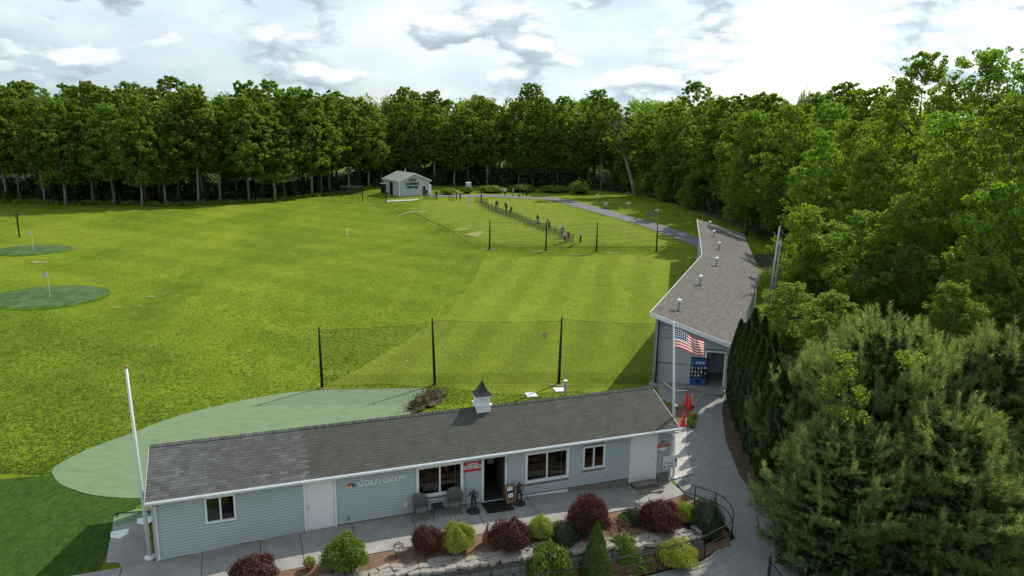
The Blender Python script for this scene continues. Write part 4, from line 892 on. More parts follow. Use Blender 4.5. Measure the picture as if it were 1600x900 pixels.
# ------------------------------------------------------------------ flagpoles, plates
def pole_thing(name, label, cat, base, h, r0, r1, mat, lean=(0, 0), ball=True):
    t = thing(name, label, cat, base); MB().tube([(0, 0, -.1), (lean[0], lean[1], h)], [r0, r1], 12).build('shaft', mat, t, True)
    MB().lathe([(r0 * 2.6, 0), (r0 * 2.6, .05), (r0 * 1.3, .10)], 16).build('foot', mat, t)
    if ball: MB().lathe([(.01, 0), (.05, .03), (.06, .07), (.05, .11), (.01, .14)], 12).build('ball', 'oak' if lean[0] > -.3 else 'white_paint', t, True, loc=(lean[0], lean[1], h))
    MB().tube([(lean[0] * .12 + r0 + .02, -.03, h * .12), (lean[0] * .97 + r1 + .015, -.02, h * .97)], .008, 5).build('halyard', 'white_paint', t); return t
pl = gp(235, 873); pl.z = t1(pl.x, pl.y) + .04
pole_thing('flagpole', 'bare white flagpole at the left end of the grey shop', 'flagpole', pl, 7.0, .075, .045, 'white_metal', (-.18, 0))
fx, fy = AB(21.02, .22); fz = t1(fx, fy) + .04; FH = 7.1
pole_thing('flagpole', 'white flagpole with the striped flag at the right end of the shop', 'flagpole', (fx, fy, fz), FH, .055, .035, 'white_metal', (-.42, 0))
def flagm():
    m = bpy.data.materials.new('flag_cloth'); m.use_nodes = True; nt = m.node_tree; N = nt.nodes.new; L = nt.links.new; p = nt.nodes['Principled BSDF']; p.inputs['Roughness'].default_value = .8
    uv = N('ShaderNodeUVMap'); sp = N('ShaderNodeSeparateXYZ'); L(uv.outputs[0], sp.inputs[0])
    def mth(op, a, b=None):
        q = N('ShaderNodeMath'); q.operation = op
        for i, s in enumerate((a, b)):
            if s is None: continue
            if isinstance(s, (int, float)): q.inputs[i].default_value = s
            else: L(s, q.inputs[i])
        return q.outputs[0]
    u, v = sp.outputs[0], sp.outputs[1]
    odd = mth('LESS_THAN', mth('MODULO', mth('MULTIPLY', v, 13), 2), 1.0)
    cant = mth('MULTIPLY', mth('LESS_THAN', u, .4), mth('GREATER_THAN', v, .4615))
    cu = mth('SUBTRACT', mth('FRACT', mth('MULTIPLY', u, 15)), .5); cv = mth('SUBTRACT', mth('FRACT', mth('MULTIPLY', mth('SUBTRACT', v, .4615), 9.3)), .5)
    star = mth('LESS_THAN', mth('ADD', mth('MULTIPLY', cu, cu), mth('MULTIPLY', cv, cv)), .085)
    def mix(f, a, b):
        x = N('ShaderNodeMix'); x.data_type = 'RGBA'; L(f, x.inputs[0])
        for i, s in ((6, a), (7, b)):
            if isinstance(s, tuple): x.inputs[i].default_value = (*s, 1)
            else: L(s, x.inputs[i])
        return x.outputs[2]
    col = mix(cant, mix(odd, (.75, .75, .74), (.52, .03, .06)), mix(star, (.025, .045, .16), (.7, .7, .72))); L(col, p.inputs['Base Color'])
    tl = N('ShaderNodeBsdfTranslucent'); L(col, tl.inputs[0]); ms = N('ShaderNodeMixShader'); ms.inputs[0].default_value = .5
    L(p.outputs[0], ms.inputs[1]); L(tl.outputs[0], ms.inputs[2]); L(ms.outputs[0], nt.nodes['Material Output'].inputs[0])
    MATS['flag_cloth'] = m
flagm()
def flag():
    nx, nz = 40, 20; W, Hh = 1.42, .86; v = []; uv = []
    for j in range(nz + 1):
        for i in range(nx + 1):
            u, w = i / nx, j / nz; k = u
            x = W * u * (1 - .07 * w); y = .16 * math.sin(u * 7.5 + w * 1.6) * k ** .8 + .05 * math.sin(u * 15 + w * 3) * k; z = Hh * w - .50 * u ** 1.25 + .10 * math.sin(u * 6 + 1) * k * (.4 + .6 * w) - .16 * u * w
            v.append((x, y, z)); uv.append((u, w))
    f = [(j * (nx + 1) + i, j * (nx + 1) + i + 1, (j + 1) * (nx + 1) + i + 1, (j + 1) * (nx + 1) + i) for j in range(nz) for i in range(nx)]
    me = np_mesh('striped_flag', v, f, 'flag_cloth', True); ul = me.uv_layers.new(name='UVMap')
    ul.data.foreach_set('uv', np.array([uv[i] for q in f for i in q], np.float32).ravel())
    o = put('striped_flag', me, None, (fx - .33, fy - .02, fz + FH - 1.02), (0, 0, R(8)))
    tag(o, 'stars and stripes flag flying from the right flagpole', 'flag')
flag()
for px, py, lab in ((187, 836, 'white home plate in the open on the concrete at the shop left end'), (228, 815, 'white home plate lying half behind the left flagpole')):
    c = gp(px, py); m = MB(); pts = [(-.24, -.1), (0, -.32), (.24, -.1), (.24, .2), (-.24, .2)]; n = 5
    m.add([(x, y, .0) for x, y in pts] + [(x, y, .02) for x, y in pts], [tuple(range(n))[::-1], tuple(range(n, 2 * n))] + [(k, (k + 1) % n, n + (k + 1) % n, n + k) for k in range(n)])
    o = m.build('home_plate', 'white_paint', None, loc=(c.x, c.y, c.z + .048 if px < 200 else c.z + .05)); o.rotation_euler = (0, 0, R(25)); o.scale = (1.25, 1.25, 1); tag(o, lab, 'home plate', 'white home plates')
hs = [gp(*p) for p in ((186, 809), (180, 805.5), (200, 803.5), (222, 802), (238, 803))]
o = MB().tube(smooth_line([(p.x, p.y, p.z + .075) for p in hs], 5), .02, 6).build('black_hose', 'black_rubber'); tag(o, 'thin black hose lying on the turf at the shop left end', 'hose')
for px, py, lab in ((830, 618, 'white ground plate in the grass nearer the cupola'), (874, 610, 'white ground plate at the foot of the net pole by the vent pipe')):
    c = gp(px, py); t = thing('ground_plate', lab, 'cover', (c.x, c.y, c.z), R(12), 'white ground plates behind the shop')
    MB().box(-.32, .32, -.35, .35, -.05, .05).build('frame', 'pale_concrete', t); MB().box(-.29, .29, -.32, .32, .05, .07).build('lid', 'white_paint', t)

# ------------------------------------------------------------------ vending machine, cones, barrier
def vending():
    d = (LO[0] - HI[0]).normalized(); yaw = math.atan2(d.y, d.x); c = gp(1090, 607)
    t = thing('vending_machine', 'tall blue and black drinks vending machine beside the doorway', 'vending machine', (c.x, c.y, c.z + .04), yaw)
    MB().box(-.48, .48, 0, .72, .04, 1.86).build('cabinet', 'black_metal', t)
    MB().box(-.46, .40, -.06, -.001, .06, .62).build('lower_door', 'blue_paint', t); MB().box(-.46, .24, -.05, -.001, .64, 1.36).build('display_glass', 'black_rubber', t)
    MB().box(-.46, .40, -.06, -.001, 1.38, 1.80).build('top_panel', 'blue_paint', t); MB().box(.25, .46, -.05, -.001, .64, 1.37).build('coin_panel', 'black_metal', t)
    MB().box(-.16, .12, -.07, -.061, .36, .50).build('delivery_flap', 'black_rubber', t); MB().box(-.46, .40, -.07, -.061, .615, .635).build('trim', 'galvanised', t)
    can = MB().lathe([(.035, 0), (.045, .02), (.045, .13), (.03, .16)], 10).mesh('drink', 'cloth_white', True); can2 = MB().lathe([(.035, 0), (.045, .02), (.045, .13), (.03, .16)], 10).mesh('drink', 'cloth_grey', True)
    for r_ in range(3):
        for k in range(4): put('drink', can if (r_ * 4 + k) % 3 else can2, t, (-.37 + k * .17, -.075, .70 + r_ * .23))
    for z in (.68, .91, 1.14): MB().box(-.45, .23, -.115, -.052, z - .012, z).build('shelf', 'black_metal', t)
    me = text_mesh('lettering', 'pepsi', .24, 'cloth_white', .004, .004); w = max(v.co.x for v in me.vertices); put('lettering', me, t, (-.20, -.063, 1.51), WALL_TEXT, (.50 / w, .50 / w, 1))
    MB().lathe([(.075, 0), (.075, .006)], 18).build('emblem_ring', 'cloth_white', t, loc=(-.34, -.061, 1.57)); t.children[-1].rotation_euler = (R(90), 0, 0)
    MB().lathe([(.058, 0), (.058, .006)], 18).build('emblem_disc', 'blue_paint', t, loc=(-.34, -.068, 1.57)); t.children[-1].rotation_euler = (R(90), 0, 0)
    MB().box(.28, .42, -.06, -.051, 1.24, 1.33).build('price_card', 'cloth_white', t); MB().box(.32, .38, -.06, -.051, .86, 1.0).build('coin_slot', 'galvanised', t)
vending()
def cone(px, py, label, h=.75):
    c = gp(px, py); t = thing('traffic_cone', label, 'cone', (c.x, c.y, c.z + .05), R(20), 'red cones at the end of the shop')
    MB().box(-.18, .18, -.18, .18, 0, .035).build('foot', 'cone_red', t); MB().lathe([(.14, .035), (.12, .08), (.035, h - .02), (.02, h)], 18).build('body', 'cone_red', t, True); return t
cone(1072, 634, 'red traffic cone farthest back, at the end of the white chain')
cone(1077, 639, 'red traffic cone beside the yellow marker post'); cone(1067, 666, 'red traffic cone nearest the shop roof corner')
c = gp(1081, 637); t = thing('marker_post', 'slim yellow marker post behind a red cone', 'post', (c.x, c.y, c.z + .05)); MB().tube([(0, 0, 0), (0, 0, .75)], .045, 10).build('shaft', 'yellow_paint', t); MB().lathe([(.14, 0), (.12, .03), (.05, .05)], 14).build('foot', 'black_rubber', t)
a, b = gp(1036, 616), gp(1072, 634); n = 14
o = MB().tube([(a.x + (b.x - a.x) * k / n, a.y + (b.y - a.y) * k / n, a.z + .75 - .22 * math.sin(math.pi * k / n)) for k in range(n + 1)], .022, 6).build('barrier_chain', 'white_paint'); tag(o, 'white plastic chain slung from the wall end to a red cone', 'chain')
c = gp(1056, 640); t = thing('ground_lamp', 'small white dome spotlight in the mulch by the right flagpole', 'lamp', (c.x, c.y, c.z + .05)); MB().tube([(0, 0, 0), (0, 0, .16)], .03, 8).build('stem', 'black_metal', t); MB().lathe([(.16, .16), (.15, .22), (.08, .27), (.01, .28)], 16).build('dome', 'white_paint', t, True)

# ------------------------------------------------------------------ nets and poles on the range
def net_pole(base, h, label, group, r=.075, mat='black_wood', lean=(0, 0)):
    t = thing('net_pole', label, 'pole', base, 0, group); m = MB(); m.tube([(0, 0, -.2), (lean[0] * .5, lean[1] * .5, h * .5), (lean[0], lean[1], h)], [r * 1.15, r, r * .55], 9); m.build('shaft', mat, t, True)
    MB().lathe([(r * 2.2, -.02), (r * 1.9, .05), (r * 1.2, .08)], 10).build('collar', 'soil', t)
    for z in (h * .12, h * .93): MB().lathe([(r * 1.25, z), (r * 1.25, z + .03)], 9).build('band', 'black_metal', t)
    return t
def net_bay(name, p0, p1, h0, h1, label, group, mat, sag=.10, skirt=True):
    n = 12; t = thing(name, label, 'net', p0, 0, group); d = p1 - p0
    v = []; f = []
    for k in range(n + 1):
        q = d * (k / n); h = h0 + (h1 - h0) * k / n - sag * math.sin(math.pi * k / n)
        v += [(q.x, q.y, q.z + .03), (q.x, q.y, q.z + h)]
    f = [(2 * k, 2 * k + 2, 2 * k + 3, 2 * k + 1) for k in range(n)]
    MB().add(v, f).build('netting', mat, t)
    MB().tube([v[2 * k + 1] for k in range(n + 1)], .007, 5).build('top_cord', 'black_metal', t)
    if skirt:
        v2 = [((x, y - .04, z) if i % 2 == 0 else (d.x * (i // 2) / n, d.y * (i // 2) / n - .04, d.z * (i // 2) / n + .75)) for i, (x, y, z) in enumerate(v)]; MB().add(v2, f).build('skirt', mat, t)
NP = [gp(503.5, 606), gp(679.5, 602), gp(873, 600), gp(1024, 601)]; NH = [3.6, 4.05, 4.1, 4.0]
for p, h, lab, ln in zip(NP[:3], NH, ('black net pole at the corner of the pale turf mat', 'black net pole beside the brush pile', 'black net pole nearest the vent pipe'), ((-.05, 0), (-.12, 0), (.08, 0))): net_pole(p, h, lab, 'near net poles', lean=ln)
net_pole(NP[3], 3.95, 'black net pole against the front corner of the tee building', 'near net poles', .05)
for i in range(3):
    net_bay('safety_net', NP[i], NP[i + 1], NH[i] - .12, NH[i + 1] - .25, ('sheer dark net between the turf mat corner pole and the brush pile pole', 'sheer dark net between the brush pile pole and the vent pipe pole', 'sheer dark net between the vent pipe pole and the tee building')[i], 'near safety nets', 'net')
FP = [gp(765, 389), gp(853, 391), gp(932, 392), gp(1025.5, 393)]
for p, lab in zip(FP, ('leftmost black pole of the far net line', 'second black pole from the left in the far net line', 'third black pole from the left in the far net line', 'rightmost black pole of the far net line by the tee building')): net_pole(p, 3.45, lab, 'far net poles', .085)
for i in range(3): net_bay('far_net', FP[i], FP[i + 1], 3.3, 3.3, ('barely visible net in the left bay of the far net line', 'barely visible net in the middle bay of the far net line', 'barely visible net in the right bay of the far net line')[i], 'far safety nets', 'far_net')
def tall_poles():
    c = at(1199, 505, 56.5); base = Vector((c.x, c.y, t1(c.x, c.y)))
    labs = ('left of three tall galvanised net poles beside the tee building', 'middle of three tall galvanised net poles beside the tee building', 'right of three tall galvanised net poles beside the tee building')
    for k, (dx, dy, h) in enumerate(((-.12, 0, 7.7), (.12, .5, 7.5), (.34, .2, 6.6))):
        net_pole(base + Vector((dx, dy, 0)), h, labs[k], 'tall galvanised net poles', .075, 'galvanised', lean=(.42 - .12 * k, 0))
    t = thing('gathered_net', 'grey net bunched along the tall galvanised poles', 'net', base)
    m = MB(); n = 16
    for k in range(n): m.add([(.1 + .3 * k / n, -.1, .6 + 6.6 * k / n), (.55 + .10 * math.sin(k), .05, .6 + 6.6 * k / n), (.55 + .10 * math.sin(k + 1), .05, .6 + 6.6 * (k + 1) / n), (.1 + .3 * (k + 1) / n, -.1, .6 + 6.6 * (k + 1) / n)], [(0, 1, 2, 3)])
    m.build('netting', 'pole_net', t); MB().tube([(.4, 0, 7.4), (1.2, .3, 6.5), (1.9, .6, 5.9)], .015, 5).build('stay_rope', 'galvanised', t); MB().tube([(-.1, 0, 2.9), (-.5, -.2, 1.6), (-.75, -.3, .5)], .02, 5).build('stay_rope', 'white_paint', t)
tall_poles()

# ------------------------------------------------------------------ retaining wall, railing, gate
def stones():
    def stone_mesh(seed):
        r = random.Random(seed); bm = bmesh.new(); bmesh.ops.create_cube(bm, size=1.0); bmesh.ops.bevel(bm, geom=bm.edges[:], offset=.13, segments=1, affect='EDGES')
        for v in bm.verts: v.co += Vector((r.uniform(-.07, .07), r.uniform(-.07, .07), r.uniform(-.05, .05)))
        me = bpy.data.meshes.new('stone'); bm.to_mesh(me); bm.free(); return me
    pale = []; dark = []
    for k in range(7):
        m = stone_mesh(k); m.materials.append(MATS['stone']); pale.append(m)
        m = stone_mesh(k + 20); m.materials.append(MATS['shaded_stone']); dark.append(m)
    w = thing('retaining_wall', 'low dry stone retaining wall with pale flat capstones below the shop', 'wall', (B0[0], B0[1], 0), YAW)
    core = MB()
    xs = list(np.arange(3.0, 19.3, .54))
    for a0, a1 in zip(xs[:-1], xs[1:]):
        b0, b1 = float(wall_b(a0)), float(wall_b(a1)); core.hexa([(a0, b0 - .16, -1.25), (a1, b1 - .16, -1.25), (a1, b1 + .30, -1.25), (a0, b0 + .30, -1.25), (a0, b0 - .16, -.06 + base_z(a0)), (a1, b1 - .16, -.06 + base_z(a1)), (a1, b1 + .30, -.06 + base_z(a1)), (a0, b0 + .30, -.06 + base_z(a0))])
    core.build('core', 'mortar', w)
    a = 3.0
    while a < 19.25:                                        # capstones, two or three deep
        ln = rnd.uniform(.26, .52)
        dpt = -0.22
        while dpt < .34:
            dw = rnd.uniform(.18, .34); z = base_z(a) + .02 + rnd.uniform(-.015, .025)
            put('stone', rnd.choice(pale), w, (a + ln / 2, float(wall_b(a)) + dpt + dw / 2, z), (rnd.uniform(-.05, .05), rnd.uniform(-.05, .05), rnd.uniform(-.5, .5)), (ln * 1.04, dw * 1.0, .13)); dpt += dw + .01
        a += ln * .98
    z = -1.2; row = 0
    while z < -.12:                                         # face stones
        a = 6.4 + rnd.uniform(-.3, 0); h = rnd.uniform(.22, .30)
        while a < 19.2:
            ln = rnd.uniform(.34, .70)
            if z + h * .8 < base_z(a) - .05:
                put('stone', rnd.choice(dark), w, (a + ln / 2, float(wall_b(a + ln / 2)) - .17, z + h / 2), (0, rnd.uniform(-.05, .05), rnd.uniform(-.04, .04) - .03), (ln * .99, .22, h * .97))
            a += ln
        z += h
    for z in (-1.0, -.75, -.5, -.27):                       # right-hand end
        for k in range(2): put('stone', rnd.choice(dark), w, (19.27, float(wall_b(19.2)) - .02 + k * .28, z), (0, 0, R(90)), (.28, .2, .25))
stones()
def railing():
    pts = [(20.35, -1.75), (20.62, -2.05), (21.15, -2.75), (21.28, -3.35), (21.0, -4.15), (20.35, -4.72), (19.2, -4.98), (17.1, -5.12), (14.2, -5.22), (10.5, -5.3)]
    t = thing('handrail', 'black metal two-bar handrail curving round the planting bed', 'railing', (*AB(20.6, -2.1), 0))
    o = Vector((*AB(20.6, -2.1), 0)); P3 = []
    line = smooth_line([(*AB(a, b), 0) for a, b in pts[1:]], 8)
    base = [Vector((p.x, p.y, t1(p.x, p.y))) for p in line]
    for k in range(3):      # soften the land's dip under the rail
        base = [base[0]] + [Vector((base[i].x, base[i].y, (base[i - 1].z + base[i].z + base[i + 1].z) / 3)) for i in range(1, len(base) - 1)] + [base[-1]]
    for h in (.92, .50): MB().tube([p - o + Vector((0, 0, h)) for p in base], .024, 7).build('rail', 'black_metal', t)
    e = Vector((*AB(20.30, -1.62), 0)); e.z = t1(e.x, e.y); q = base[0]
    MB().tube([q - o + Vector((0, 0, .92)), e - o + Vector((0, 0, .92)), e - o + Vector((0, 0, .50)), q - o + Vector((0, 0, .50))], .024, 7).build('end_loop', 'black_metal', t)
    for i in (0, 8, 24, 40, 48, 56, 64):
        p = base[min(i, len(base) - 1)]; MB().tube([p - o + Vector((0, 0, -.15)), p - o + Vector((0, 0, .93))], .024, 7).build('post', 'black_metal', t)
        MB().lathe([(.05, .035), (.05, .05), (.028, .06)], 10).build('post_foot', 'black_metal', t, loc=tuple(p - o))
railing()
def iron_fence(pa, pb, label, h=1.05):
    a = gp(*pa, z=-1.15); b = gp(*pb, z=-1.15); a.z = t1(a.x, a.y); d = b - a; d.z = 0; L_ = d.length; yaw = math.atan2(d.y, d.x); t = thing('iron_fence', label, 'fence', a, yaw, 'black iron fence ends at the drive')
    MB().box(-.035, .035, -.035, .035, -.1, h + .12).build('post', 'black_metal', t); MB().lathe([(.05, h + .12), (.05, h + .15), (.012, h + .22)], 8).build('finial', 'black_metal', t)
    for z in (.15, h - .02): MB().box(.035, L_, -.018, .018, z, z + .035).build('rail', 'black_metal', t)
    x = .16
    while x < L_: MB().tube([(x, 0, .15), (x, 0, h)], .010, 6).build('baluster', 'black_metal', t); x += .12
iron_fence((1199, 921), (1222, 952), 'black iron fence end standing out on the asphalt at the bottom edge')
iron_fence((1257, 921), (1300, 940), 'black iron fence end half lost under the big pine')

# ------------------------------------------------------------------ foliage builders
def quads(pos, nrm, tang, sl, sw):
    """rhombic leaves: pos (n,3), normal, tangent -> verts, faces"""
    n = len(pos); tang = tang - (tang * nrm).sum(1, keepdims=True) * nrm; tang /= np.linalg.norm(tang, axis=1, keepdims=True) + 1e-9
    bi = np.cross(nrm, tang); sl = np.broadcast_to(np.asarray(sl, float).reshape(-1, 1), (n, 1)); sw = np.broadcast_to(np.asarray(sw, float).reshape(-1, 1), (n, 1))
    v = np.empty((n, 4, 3)); v[:, 0] = pos - tang * sl * .5; v[:, 1] = pos + bi * sw * .5 + nrm * sw * .12; v[:, 2] = pos + tang * sl * .5; v[:, 3] = pos - bi * sw * .5 + nrm * sw * .12
    return v.reshape(-1, 3), np.arange(n * 4).reshape(-1, 4)
def unit(a): return a / (np.linalg.norm(a, axis=1, keepdims=True) + 1e-9)
def lobe_cloud(rs, cen, rad, n, flat=.8, up_bias=.35, shell=.55):
    d = unit(rs.normal(size=(n, 3))); d[:, 2] = d[:, 2] * 1.0 + up_bias * rs.random(n); d = unit(d)
    r = rad * (shell + (1 - shell) * rs.random(n) ** .6)
    p = cen + d * r[:, None] * np.array([1, 1, flat]); return p, d
def tube_np(pts, rad, k=7):
    m = MB(); m.tube(pts, rad, k); return m.v, m.f
def tree_meshes(seed, H, cb, W, nl, leaves, ls, mat, bark='bark', trunk_r=.22, lobe=(.20, .34), lean=(0, 0), top=1.0, forks=5, droop=0.0):
    """trunk mesh and crown mesh; cb = height where the crown starts"""
    rs = np.random.RandomState(seed); rr = random.Random(seed)
    cen = []; rad = []
    for i in range(nl):
        t = ((i + .5) / nl + rs.uniform(-.04, .04)); t = min(max(t, 0.02), .98)
        prof = math.sin(math.pi * (t ** .8 * .86 + .10)) ** .7 * (1 - .25 * t * (1 - top))
        an = i * 2.399 + rs.uniform(-.5, .5); ro = W * prof * (rs.uniform(.45, .92) if rs.rand() < .82 else rs.uniform(.05, .4))
        z = cb + (H - cb) * t; l = W * rs.uniform(*lobe) * (1.12 - .45 * t)
        cen.append((ro * math.cos(an) + lean[0] * z / H, ro * math.sin(an) + lean[1] * z / H, min(z, H - l * .6) - droop * ro)); rad.append(l)
    cen = np.array(cen); rad = np.array(rad); wts = rad ** 2; wts /= wts.sum(); V = []; Nn = []
    for c, r, w in zip(cen, rad, wts):
        k = max(12, int(leaves * w)); sub = max(3, int(k / 28)); sc = rs.normal(size=(sub, 3)); sc = unit(sc); sc[:, 2] = sc[:, 2] * .75 + .15
        # each lobe is itself a bunch of small sprays
        for q in sc:
            p, d = lobe_cloud(rs, c + q * r * rs.uniform(.55, .95), r * rs.uniform(.28, .44), max(4, k // sub), .75); V.append(p); Nn.append(d)
    p = np.concatenate(V); d = np.concatenate(Nn); n = len(p)
    nr = unit(d * .6 + rs.normal(size=(n, 3)) * .55 + np.array([0, 0, .45])); tg = unit(rs.normal(size=(n, 3)) + d * .5)
    v, f = quads(p, nr, tg, ls * rs.uniform(.7, 1.35, n), ls * rs.uniform(.5, .85, n))
    crown = np_mesh('crown', v, f, mat)
    tv, tf = [], []
    def addt(pts, rd, k=7):
        a, b = tube_np(pts, rd, k); o = len(tv); tv.extend(a); tf.extend([tuple(i + o for i in q) for q in b])
    hx, hy = lean; sway = [Vector((hx * t + rr.uniform(-.15, .15) * (t > 0), hy * t + rr.uniform(-.15, .15) * (t > 0), H * .86 * t - (.3 if t == 0 else 0))) for t in (0, .15, .35, .55, .78, 1)]
    addt(sway, [trunk_r * 1.35, trunk_r, trunk_r * .86, trunk_r * .66, trunk_r * .36, trunk_r * .08], 9)
    idx = rs.choice(nl, min(nl, forks * 2), replace=False)
    for i in idx:
        c = Vector(cen[i]); zs = max(H * .18, c.z - (c.xy.length) * rr.uniform(.7, 1.2)); s = Vector((hx * zs / H, hy * zs / H, zs)); mid = s.lerp(c, .5) + Vector((0, 0, rr.uniform(-.2, .4)))
        addt([s, mid, c], [trunk_r * .42, trunk_r * .26, trunk_r * .06], 6)
    me = bpy.data.meshes.new('trunk'); me.from_pydata(tv, [], tf); me.materials.append(MATS[bark]); me.polygons.foreach_set('use_smooth', [True] * len(me.polygons)); me.update()
    return me, crown
def place_tree(name, pair, loc, s, rz, label, group, zs=None, cat='tree', rot=(0, 0)):
    t = thing(name, label, cat, loc, rz, group); t.scale = (s, s, zs or s); t.rotation_euler = (rot[0], rot[1], rz)
    put('trunk', pair[0], t); put('crown', pair[1], t); return t
FOREST = []
for k in range(9):
    H = 20.0; mat = ('leaf_forest', 'leaf_forest', 'leaf_forest_pale')[k % 3]
    FOREST.append(tree_meshes(100 + k, H, (5.6, 4.6, 6.8)[k % 3], (4.8, 5.4, 4.5)[k % 3], (118, 132, 108)[k % 3], 18500, .37, mat, ('bark', 'pale_bark', 'pale_bark')[k % 3], .25 if k % 2 else .20, lobe=(.17, .31), forks=7))
ORD = 'first second third fourth fifth sixth seventh eighth ninth tenth eleventh twelfth thirteenth fourteenth fifteenth sixteenth seventeenth eighteenth nineteenth twentieth twenty-first twenty-second twenty-third twenty-fourth twenty-fifth twenty-sixth twenty-seventh twenty-eighth twenty-ninth thirtieth thirty-first thirty-second thirty-third thirty-fourth thirty-fifth thirty-sixth thirty-seventh thirty-eighth thirty-ninth fortieth'.split()
def forest():
    rr = random.Random(31)
    edge = [(-60, 313), (0, 314), (80, 319), (190, 321), (270, 322), (340, 318), (400, 316), (440, 312), (480, 308), (530, 301.5), (575, 299)]
    E1 = [gp(x, y) for x, y in edge]
    E2 = [Vector((p[0], p[1], 0)) for p in ((-32, 167), (-20, 172), (-9, 174), (3, 174), (14, 170), (24, 166))]
    E3 = [Vector((p[0], p[1], 0)) for p in ((27, 160), (29.5, 148), (31.5, 134), (33, 120), (34, 106), (34.5, 96))]
    def along(E, step):
        P_ = smooth_line(E, 12); out = []; acc = 0
        for a, b in zip(P_[:-1], P_[1:]):
            acc += (b - a).length
            if acc >= step: out.append(a.copy()); acc = 0; step_ = step
        return out
    segs = [('left', E1, 4.1, 'left treeline along the field', Vector((-.1, 1, 0))), ('middle', E2, 4.5, 'middle treeline behind the hut', Vector((0, 1, 0))), ('right', E3, 5.0, 'right treeline beyond the path', Vector((1, .35, 0)))]
    for nm, E, st, phrase, out in segs:
        out = out.normalized()
        for row in range(4):
            pts = along(E, st * (1, 1.15, 1.35, 1.6)[row])
            for i, p in enumerate(pts):
                q = p + out * (row * 6.5 + rr.uniform(-1.2, 1.8) + (0 if row else .5)) + Vector((rr.uniform(-1.3, 1.3), 0, 0))
                q.z = t1(q.x, q.y) - .1; s = rr.uniform(.80, 1.08) * (.97, .98, 1.04, 1.06)[row]
                if nm == 'right': s *= .93
                if nm == 'middle' and row == 0: s *= rr.uniform(.72, .95)
                rw = ('front', 'second', 'third', 'hindmost')[row]
                lab = ORD[min(i, 39)] + ' leafy tree from the left in the ' + rw + ' row of the ' + nm + ' treeline'; g = rw + ' row of the ' + phrase
                k = rr.randrange(9)
                place_tree('forest_tree', FOREST[k], q, s * rr.uniform(.95, 1.1), rr.uniform(0, 6.28), lab, g, zs=s, rot=(rr.uniform(-.03, .03), rr.uniform(-.03, .03)))
forest()
def leaf_mass(name, lobes, per, ls, mat, seed, label, cat):
    rs = np.random.RandomState(seed); V = []; D = []
    for c, r in lobes:
        sub = rs.normal(size=(5, 3)); sub = unit(sub)
        for q in sub:
            p, d = lobe_cloud(rs, np.array(c) + q * r * .6 * np.array([1, 1, .7]), r * .5, per // 5, .8); V.append(p); D.append(d)
    p = np.concatenate(V); d = np.concatenate(D); n = len(p)
    v, f = quads(p, unit(d * .6 + rs.normal(size=(n, 3)) * .5 + np.array([0, 0, .45])), unit(rs.normal(size=(n, 3))), ls * rs.uniform(.7, 1.3, n), ls * rs.uniform(.5, .8, n))
    return put(name, np_mesh(name, v, f, mat))
def woods():
    rs = np.random.RandomState(5); lobes = []
    # tree tops of the wood going on behind the rows one can tell apart
    def band(n, f):
        for _ in range(n):
            x, y, z = f(); lobes.append(((x, y, z + t1(x, y)), rs.uniform(1.8, 3.4)))
    def left():
        x = rs.uniform(-150, -28); y0 = np.interp(x, [-150, -90, -50, -28], [140, 156, 164, 184]); y = y0 + rs.uniform(4, 50); return x, y, rs.uniform(1.5, 19.5)
    def mid(): return rs.uniform(-34, 45), rs.uniform(194, 240), rs.uniform(1.5, 20)
    def right():
        x = rs.uniform(64, 130); y = rs.uniform(80, 200); return x, y, rs.uniform(5, 19)
    def corner(): return rs.uniform(30, 68), rs.uniform(176, 215), rs.uniform(3, 20)
    band(900, left); band(560, mid); band(520, right); band(200, corner)
    o = leaf_mass('distant_wood', lobes, 110, .66, 'leaf_forest', 3, '', ''); tag(o, 'leafy wood rising behind the treeline all round the field', 'wood', kind='stuff')
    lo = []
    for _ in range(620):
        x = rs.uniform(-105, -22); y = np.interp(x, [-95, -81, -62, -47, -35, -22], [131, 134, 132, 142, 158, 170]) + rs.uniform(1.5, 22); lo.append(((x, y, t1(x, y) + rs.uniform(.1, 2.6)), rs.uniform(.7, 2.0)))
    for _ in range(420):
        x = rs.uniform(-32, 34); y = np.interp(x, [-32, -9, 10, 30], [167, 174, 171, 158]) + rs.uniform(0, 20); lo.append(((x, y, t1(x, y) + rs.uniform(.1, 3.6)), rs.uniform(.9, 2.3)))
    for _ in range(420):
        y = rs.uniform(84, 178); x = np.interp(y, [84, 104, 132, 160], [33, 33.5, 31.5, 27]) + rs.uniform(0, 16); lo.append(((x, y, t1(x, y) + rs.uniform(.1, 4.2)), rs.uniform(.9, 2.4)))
    o = leaf_mass('undergrowth', lo, 110, .42, 'leaf_shaded', 8, '', ''); tag(o, 'dark undergrowth filling the shade beneath the treeline', 'undergrowth', kind='stuff')
    fe = []
    for _ in range(420):
        x = rs.uniform(-95, -30); y = np.interp(x, [-95, -81, -62, -47, -35, -22], [131, 133.4, 130.5, 140, 156, 166]) + rs.uniform(-1.5, 2.5); fe.append(((x, y, t1(x, y) + rs.uniform(.05, .35)), rs.uniform(.3, .7)))
    o = leaf_mass('edge_ferns', fe, 40, .3, 'leaf_forest_pale', 9, '', ''); tag(o, 'low ferns and weeds along the edge of the left treeline', 'ferns', kind='stuff')
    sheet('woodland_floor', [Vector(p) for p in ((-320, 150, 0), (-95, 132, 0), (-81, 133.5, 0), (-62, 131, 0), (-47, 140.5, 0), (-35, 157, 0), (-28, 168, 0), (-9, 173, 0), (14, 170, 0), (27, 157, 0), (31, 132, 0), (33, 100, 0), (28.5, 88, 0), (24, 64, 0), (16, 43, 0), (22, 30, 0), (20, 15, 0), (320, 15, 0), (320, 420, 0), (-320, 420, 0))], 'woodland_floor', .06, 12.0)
woods()
